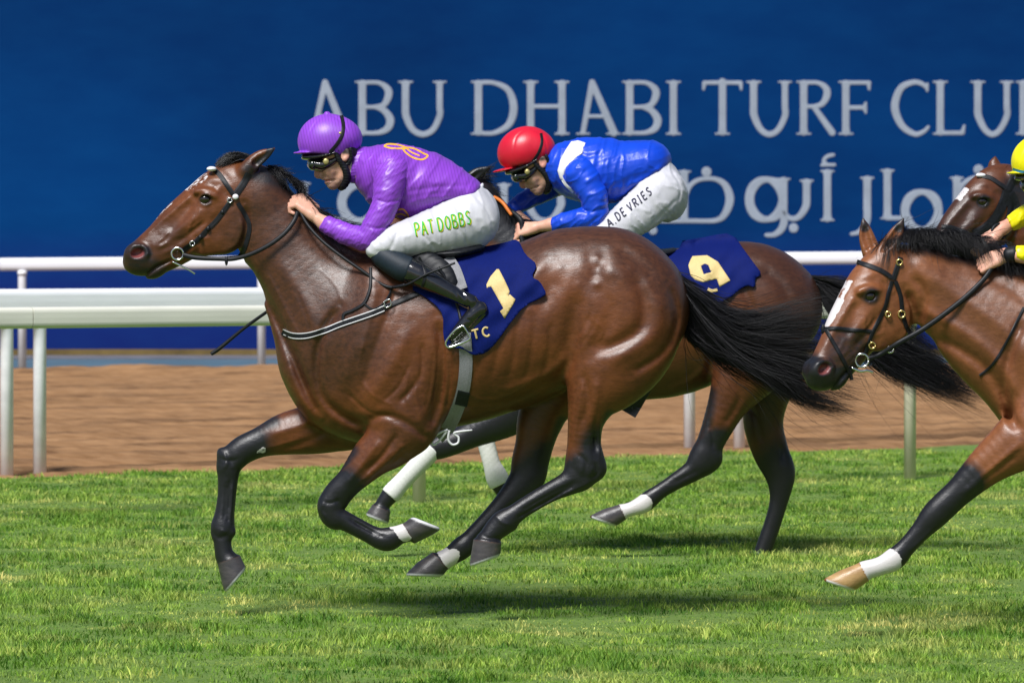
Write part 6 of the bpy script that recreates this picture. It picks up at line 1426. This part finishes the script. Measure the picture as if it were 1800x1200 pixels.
f.sub(Half((1170, 292, 0), (0.72, 0.70, 0)), 4); f.sub(Half((1064, 362, 0), (0.3, 1.0, 0)), 4)
f.warp(folds(21, 2.8, 16, 30, 0.25)); f.warp(folds(22, 1.0, 9, 20, 1.3)); f.stroke([(1100, 330), (1130, 316), (1168, 290)], 5, 3); f.stroke([(1090, 350), (1120, 330), (1150, 312)], 3, -2.5); f.stroke([(1010, 262), (1030, 275), (1060, 270)], 4, -2.5)
silk2, sks2 = clothed('jersey', F2, f, 1.8, M_BLUE, r2)
drape_obj('white_shoulder_band', F2, sks2, [(1004, 249), (1016, 247), (1029, 251), (1024, 269), (1004, 285), (992, 302), (990, 318), (984, 314), (980, 300), (985, 281), (994, 264)], M_COLLAR, silk2, off=1.9, step=4, thick=0.8)
webbing('white_band_edge', F2, sks2, [(985, 308), (994, 324), (1008, 338)], 5, M_COLLAR, silk2, thick=0.8, off=0.8, step=2)
f = Field(); f.add(Sweep([(962, 300, 24, 0, 24), (974, 300, 31, 0, 30), (986, 300, 34, 0, 36)]), 3); f.sub(Half((967, 300, 0), (-1, -0.1, 0)), 2); clothed('collar', F2, f, 1.6, M_BLUE, silk2)
for sg in (-1, 1):
    a = [(1022, 308, -52, 30), (1038, 334, -62, 25), (1047, 360, -66, 22), (1045, 382, -66, 21), (1020, 386, -62, 19), (994, 391, -54, 16.5), (972, 397, -48, 13.5)] if sg < 0 else [(1000, 306, 48, 28), (968, 330, 56, 20), (940, 344, 58, 17), (914, 358, 52, 15), (904, 364, 46, 13)]
    f = Field(); f.add(Cap(a), 6)
    if sg < 0: f.sub(Half((971, 397, -48), (-1, 0.05, 0.1), (930, 985, 360, 430, -100, 0)), 2)
    f.warp(folds(25 + sg, 2.6, 10, 20, 0.9)); f.stroke([(1020, 368), (1040, 372), (1064, 366)], 3, -2); clothed('sleeve', F2, f, 1.7, M_BLUE, silk2)
f = Field(); f.add(Ell((1160, 335, 0), (44, 58, 52), -32), 8); f.add(Sweep([(1130, 318, 30, 0, 50), (1160, 300, 24, 0, 46)]), 14)
for sg in (-1, 1):
    du = 0 if sg < 0 else -12
    f.add(Sweep([(1162, 338, 44, sg * 28, 38), (1130, 368, 37, sg * 46, 33), (1092, 396, 31, sg * 60, 28), (1062 + du, 414, 25, sg * 68, 24), (1042 + du, 424, 16, sg * 72, 19)]), 8)
f.warp(folds(31, 2.2, 13, 22, -0.9)); f.stroke([(1180, 300), (1196, 330), (1192, 356)], 2.4, -1.6); f.stroke([(1140, 400), (1160, 380), (1190, 350)], 3, -1.6); f.stroke([(1060, 362), (1080, 368)], 2, -1.3)
br2, skb2 = clothed('breeches', F2, f, 1.8, M_BREECH, r2)
write(F2, skb2, 'A.', (1071, 400), (1083, 392), 14, 2.6, 'name_lettering', M_DARKL, br2, 0.8, 0.1)
write(F2, skb2, 'DE', (1087, 388), (1101, 377), 14, 2.4, 'name_lettering', M_DARKL, br2, 0.8, 0.15, wd=0.6, gap=0.34); write(F2, skb2, 'VRIES', (1108, 372), (1146, 341), 14, 2.4, 'name_lettering', M_DARKL, br2, 0.8, 0.15, wd=0.6, gap=0.34)
for sg in (-1, 1):
    f = Field(); f.add(Cap([(1056, 424, sg * 74, 17), (1080, 452, sg * 84, 18), (1110, 484, sg * 94, 15), (1140, 508, sg * 102, 11.5), (1160, 520, sg * 104, 11), (1150, 532, sg * 106, 10.5), (1130, 552, sg * 107, 9.5), (1118, 566, sg * 107, 7.5)]), 5); clothed('boot', F2, f, 2.0, M_SHINY, r2)
# red helmet: its own taller shape
f = Field(); f.add(Ell((922, 264, 0), (49, 41, 40), -22), 4); f.add(Ell((950, 262, 0), (26, 25, 33), 30), 12); f.sub(Half((925, 288, 0), (0.22, 1, 0)), 3); f.sub(Half((893, 296, 0), (-0.35, 1, 0)), 3)
f.add(Ell((889, 298, 0), (24, 3, 28), -12), 2.5)
f.stroke([(930, 224), (908, 240), (903, 268), (908, 290)], 1.6, -0.9); f.stroke([(930, 224), (955, 240), (962, 270)], 1.6, -0.9)
hel2, skh2 = clothed('helmet', F2, f, 1.4, M_RED, r2)
goggles(F2, XH2, None, hel2, r2)
straps(F2, skh2, 'goggle_strap', M_LEATHER, hel2, [([(951, 234), (952.5, 250), (947, 268), (937, 284)], 5)], thick=1.0, off=0.4, step=2, smooth=2)

# tack of the second horse
cl2 = [(1140, 446), (1165, 444), (1192, 440), (1200, 423), (1232, 418), (1256, 413), (1277, 410), (1294, 418), (1305, 435), (1322, 458), (1340, 482), (1327, 489), (1328, 505), (1312, 502), (1296, 512), (1286, 522), (1272, 528), (1240, 560), (1210, 580), (1180, 570), (1150, 520), (1130, 480)]
cloth2 = drape_obj('saddle_cloth', F2, sk2, cl2, M_NAVY, h2, off=3.2, step=4.5, fold=clothfold(8, 2.6), wtop=50)
drape_obj('cloth_flap', F2, sk2, cl2, M_NAVY, cloth2, off=3.2, step=9, fold=clothfold(9, 1.7), wtop=50, far=True)
skc2 = skin_of(F2, cl2, sk2, 3.2, 4.5, clothfold(8, 2.6), 50)
nine = [(1217.5, 450), (1243, 448.5), (1262, 460), (1284, 493), (1265, 504.5), (1260, 490), (1236, 496), (1222, 492), (1214, 484), (1210, 466), (1213.5, 457)]
drape_obj('cloth_number', F2, skc2, nine, M_GOLD, cloth2, off=0.7, step=3.5, thick=0.8, hole=[(1232, 467), (1237, 482), (1250, 478.5), (1245, 465.5)])
webbing('cloth_number', F2, skc2, [(1261, 509), (1252, 511), (1244, 508)], 5, M_GOLD, cloth2, thick=0.6, off=0.6, step=2)
f = Field(); f.add(Sweep([(1090, 440, 16, 0, 60), (1130, 448, 12, 0, 74), (1165, 446, 9, 0, 70), (1184, 442, 7, 0, 50)]), 6); sad2, _k = clothed('saddle', F2, f, 2.2, M_LEATHER, h2)
webbing('girth', F2, sk2, [(1150, 600), (1136, 640), (1120, 680), (1096, 722)], 48, M_LEATHER, h2, thick=1.6, off=1.2, step=5)
straps(F2, sk2, 'girth_stripe', M_WEB, h2, [([(1137, 600), (1124, 640), (1108, 680), (1088, 718)], 8), ([(1155, 610), (1143, 648), (1128, 684), (1108, 716)], 7)], thick=1.2, off=3, step=5, across=2)
g = MB(); V_, F_ = utube(F2, [(900, 372, -22, 4), (915, 386, -34, 5), (918, 400, -36, 5), (916, 414, -40, 5), (920, 430, -44, 4)], 4); g.add(V_, F_)
g.build('reins', M_LEATHER, h2)
g = MB(); V_, F_ = utube(F2, [(860, 344, -14, 2.6), (872, 348, -22, 3.0), (884, 357, -32, 3.2), (892, 368, -38, 3.2), (899, 378, -42, 2.8)], 4); g.add(V_, F_); g.build('orange_rein_grip', M_ORANGE, h2)
XE2 = Xf(None, **XF2)
straps(F2, sk2, 'bridle', M_LEATHER, h2, [([tuple(XE2.fwd((a, b, -40))[:2]) for a, b in ((437, 305), (414, 342), (380, 388), (318, 445))], 6)], thick=2, off=0.8, step=3)
# ---------------- third rider, cut by the right edge
r3 = empty('person', tuple(F3.world([2000, 455, 0]) * [1, 1, 0]), 'jockey in bright yellow silks and helmet at the right edge', 'person', 'jockeys')
XH3 = dict(c0=HC0, c=(1832, 293, 0), k=1.04, rot=2)
f = Field(); f.graft(head_ops(), **XH3)
f.add(Sweep([(1905, 345, 36, 0, 46), (1960, 360, 52, 0, 66), (2030, 380, 46, 0, 62), (2090, 420, 44, 0, 56)]), 14)
for sg in (-1, 1):
    a = [(1950, 350, -66, 26), (1910, 410, -84, 17), (1870, 450, -84, 14), (1810, 452, -62, 13), (1782, 447, -50, 12)] if sg < 0 else [(1950, 345, 62, 26), (1900, 352, 70, 17), (1850, 360, 60, 14), (1790, 386, 30, 12), (1762, 402, 6, 11)]
    f.add(Cap(a), 8)
    f.add(Cap([(2090, 425, sg * 40, 34), (2010, 455, sg * 74, 26), (1945, 470, sg * 90, 20), (2000, 520, sg * 106, 16), (2090, 575, sg * 128, 9), (2118, 588, sg * 128, 8)]), 10)
f.add(Cap([(1784, 446, -50, 12), (1768, 448, -46, 10.5)]), 5); fist(f, (1768, 448, -46), (1740, 458, -42), (0.15, 0.8, -0.5), (-0.75, 0.55, 0.25), 1.0, 1)
f.add(Cap([(1764, 401, 6, 11.5), (1750, 412, -2, 10.5)]), 5); fist(f, (1750, 412, -2), (1728, 430, -14), (0.45, 0.6, -0.6), (-0.7, 0.6, 0.2), 1.0, 1)
V, Q = f.mesh(1.6, 1); bo = link_mesh('body', F3.world(V), Q, M_SKIN, r3)
q = np.stack(Xf(None, **XH3).inv(V[:, 0], V[:, 1], V[:, 2]), -1)
set_cols(bo, 'marks', paint(q, [(0, [(568, 314), (590, 326), (606, 318)], 6, 8, 0.6), (2, [(600, 258), (626, 262)], 10, 5, 1)]))
f = Field(); f.add(Sweep([(1905, 345, 40, 0, 48), (1950, 358, 60, 0, 76), (1995, 370, 64, 0, 80), (2040, 378, 52, 0, 74), (2080, 386, 38, 0, 66)]), 10); f.warp(folds(41, 2.8, 14, 26, 0.4))
silk3, sks3 = clothed('jersey', F3, f, 2.2, M_YELLOW, r3)
for sg in (-1, 1):
    a = [(1950, 350, -62, 32), (1926, 390, -80, 25), (1896, 436, -88, 23), (1866, 450, -84, 20), (1826, 448, -68, 15.5), (1788, 446, -52, 13.5)] if sg < 0 else [(1950, 340, 60, 32), (1904, 348, 72, 25), (1852, 356, 62, 24), (1812, 374, 40, 19), (1776, 393, 14, 13.5)]
    f = Field(); f.add(Cap(a), 6); f.sub(Half((a[-1][0], a[-1][1], a[-1][2]), (-1, 0.1 if sg < 0 else 0.45, 0), (1740, 1800, 370, 470, -100, 100)), 2); f.warp(folds(45 + sg, 2.2, 7, 15, 0.9)); clothed('sleeve', F3, f, 1.9, M_YELLOW, silk3)
f = Field(); f.add(Ell((2092, 424, 0), (52, 54, 62), 20), 8)
for sg in (-1, 1): f.add(Sweep([(2092, 428, 52, sg * 34, 46), (2045, 445, 44, sg * 60, 40), (1998, 458, 36, sg * 78, 34), (1958, 468, 29, sg * 88, 28), (1930, 478, 20, sg * 92, 23)]), 8)
f.warp(folds(48, 2.0, 16, 26, -0.5)); clothed('breeches', F3, f, 2.4, M_BREECH, r3)
for sg in (-1, 1):
    f = Field(); f.add(Cap([(1945, 492, sg * 96, 19), (1975, 510, sg * 106, 22), (2008, 526, sg * 116, 21), (2042, 545, sg * 124, 17), (2098, 573, sg * 132, 13), (2115, 584, sg * 130, 12), (2082, 620, sg * 132, 11), (2066, 635, sg * 132, 8.5)]), 6); clothed('boot', F3, f, 2.2, M_SHINY, r3)
hel3, skh3 = helmet(F3, XH3, M_YELLOW, r3)
M_TEAL = simple('teal_trim', (0.01, 0.14, 0.22), 0.5, 0.4)
X3 = Xf(None, **XH3); straps(F3, skh3, 'hat_band', M_TEAL, hel3, [([tuple(X3.fwd((a, b, -40))[:2]) for a, b in ((526, 262), (545, 266), (570, 264), (600, 259), (622, 257))], 4.4)], thick=0.6, off=0.6, step=2, smooth=2)
goggles(F3, XH3, None, hel3, r3)
ringmesh(F3, (1757, 407, 0), 13, 2.6, 'wrist_band', M_LEATHER, r3, tilt=0.6)
f = Field(); f.add(Cap([(1782, 447, -50, 15), (1776, 448, -49, 14.6)]), 1); clothed('cuff', F3, f, 1.6, M_LEATHER, r3)
# tack of the third horse
sad3 = Field(); sad3.add(Sweep([(1975, 484, 20, 0, 70), (2020, 490, 14, 0, 86), (2075, 486, 13, 0, 88)]), 6); clothed('saddle', F3, sad3, 2.6, M_LEATHER, h3)
drape_obj('saddle_cloth', F3, sk3, [(1980, 540), (2010, 486), (2110, 470), (2180, 470), (2210, 540), (2150, 630), (2100, 665), (2040, 650), (2020, 590)], M_NAVY, h3, off=3.4, step=8, fold=clothfold(12, 1.8), wtop=60)
br = straps(F3, sk3, 'bridle', M_LEATHER, h3, [([(1506, 460), (1528, 467), (1550, 476), (1568, 488)], 8), ([(1583, 452), (1577, 470), (1570, 492)], 9), ([(1568, 494), (1562, 515), (1556, 540), (1543, 566), (1532, 590), (1522, 620)], 7), ([(1574, 494), (1583, 520), (1586, 545), (1592, 570), (1602, 588)], 7.5),
                                               ([(1446, 578), (1470, 577), (1500, 580), (1535, 583)], 7), ([(1452, 580), (1464, 600), (1480, 628), (1494, 655), (1497, 668)], 6.5), ([(1536, 582), (1548, 560), (1554, 545)], 5)], thick=2.2, off=1.0, step=2.5)
for (a, b, r_) in ((1581, 461, 5), (1561, 552, 4.6), (1585, 552, 6), (1533, 607, 5.5)):
    w_ = sk3.near(a, b); o = ringmesh(F3, (a, b, (w_ if w_ else -50) - 4.5), r_, 1.7, 'brass_buckle', M_BRASS, br)
w_ = sk3.near(1520, 628) or -60
ringmesh(F3, (1515, 633, w_ - 13), 11.5, 1.9, 'bit_ring', M_STEEL, br)
g = MB(); V_, F_ = utube(F3, [(1497, 646, w_ - 16, 2.2), (1512, 652, w_ - 16, 2.4), (1524, 651, w_ - 15, 2.2), (1535, 654, w_ - 13, 1.8)], 2); g.add(V_, F_); g.build('bit_bar', M_STEEL, br)
blob(F3, (1447, 578, (sk3.near(1449, 579) or -90) - 1), (4, 9, 4), 'nose_pad', M_LEATHER, br)
g = MB(); V_, F_ = utube(F3, [(1526, 630, w_ - 5, 4), (1548, 622, w_ - 2, 4), (1580, 602, -62, 4.2), (1620, 580, -58, 4.6), (1660, 552, -60, 4.8), (1700, 520, -60, 4.8), (1730, 490, -54, 4.6), (1744, 470, -48, 4.4)], 3, 6, 8, 0.6); g.add(V_, F_)
V_, F_ = utube(F3, [(1728, 442, -12, 4), (1752, 452, -30, 3.6), (1790, 440, -60, 3.6), (1840, 436, -84, 3.6)], 3, 6, 8, 0.6); g.add(V_, F_); g.build('reins', M_LEATHER, h3)
ringmesh(F3, (1565, 614, w_ - 2), 5.5, 1.6, 'rein_ring', M_STEEL, br)
straps(F3, sk3, 'martingale', M_LEATHER, h3, [([(1800, 540), (1790, 560), (1770, 600), (1745, 640), (1722, 660)], 5)], thick=2.0, off=1, step=3)
# tack of the fourth horse
br = straps(F4, sk4, 'bridle', M_LEATHER, h4, [([(1722, 308), (1740, 312), (1756, 322), (1770, 332)], 7), ([(1785, 305), (1778, 320), (1770, 336)], 12), ([(1770, 336), (1762, 360), (1748, 385), (1730, 402), (1712, 412)], 16), ([(1772, 340), (1782, 362), (1776, 390), (1760, 410)], 22), ([(1655, 398), (1675, 400), (1700, 410)], 7)], thick=2.0, off=1.0, step=2.5)
blob(F4, (1724, 308, (sk4.near(1726, 310) or -30) - 2), (9, 4, 4), 'browband_tip', M_WHITE, br)
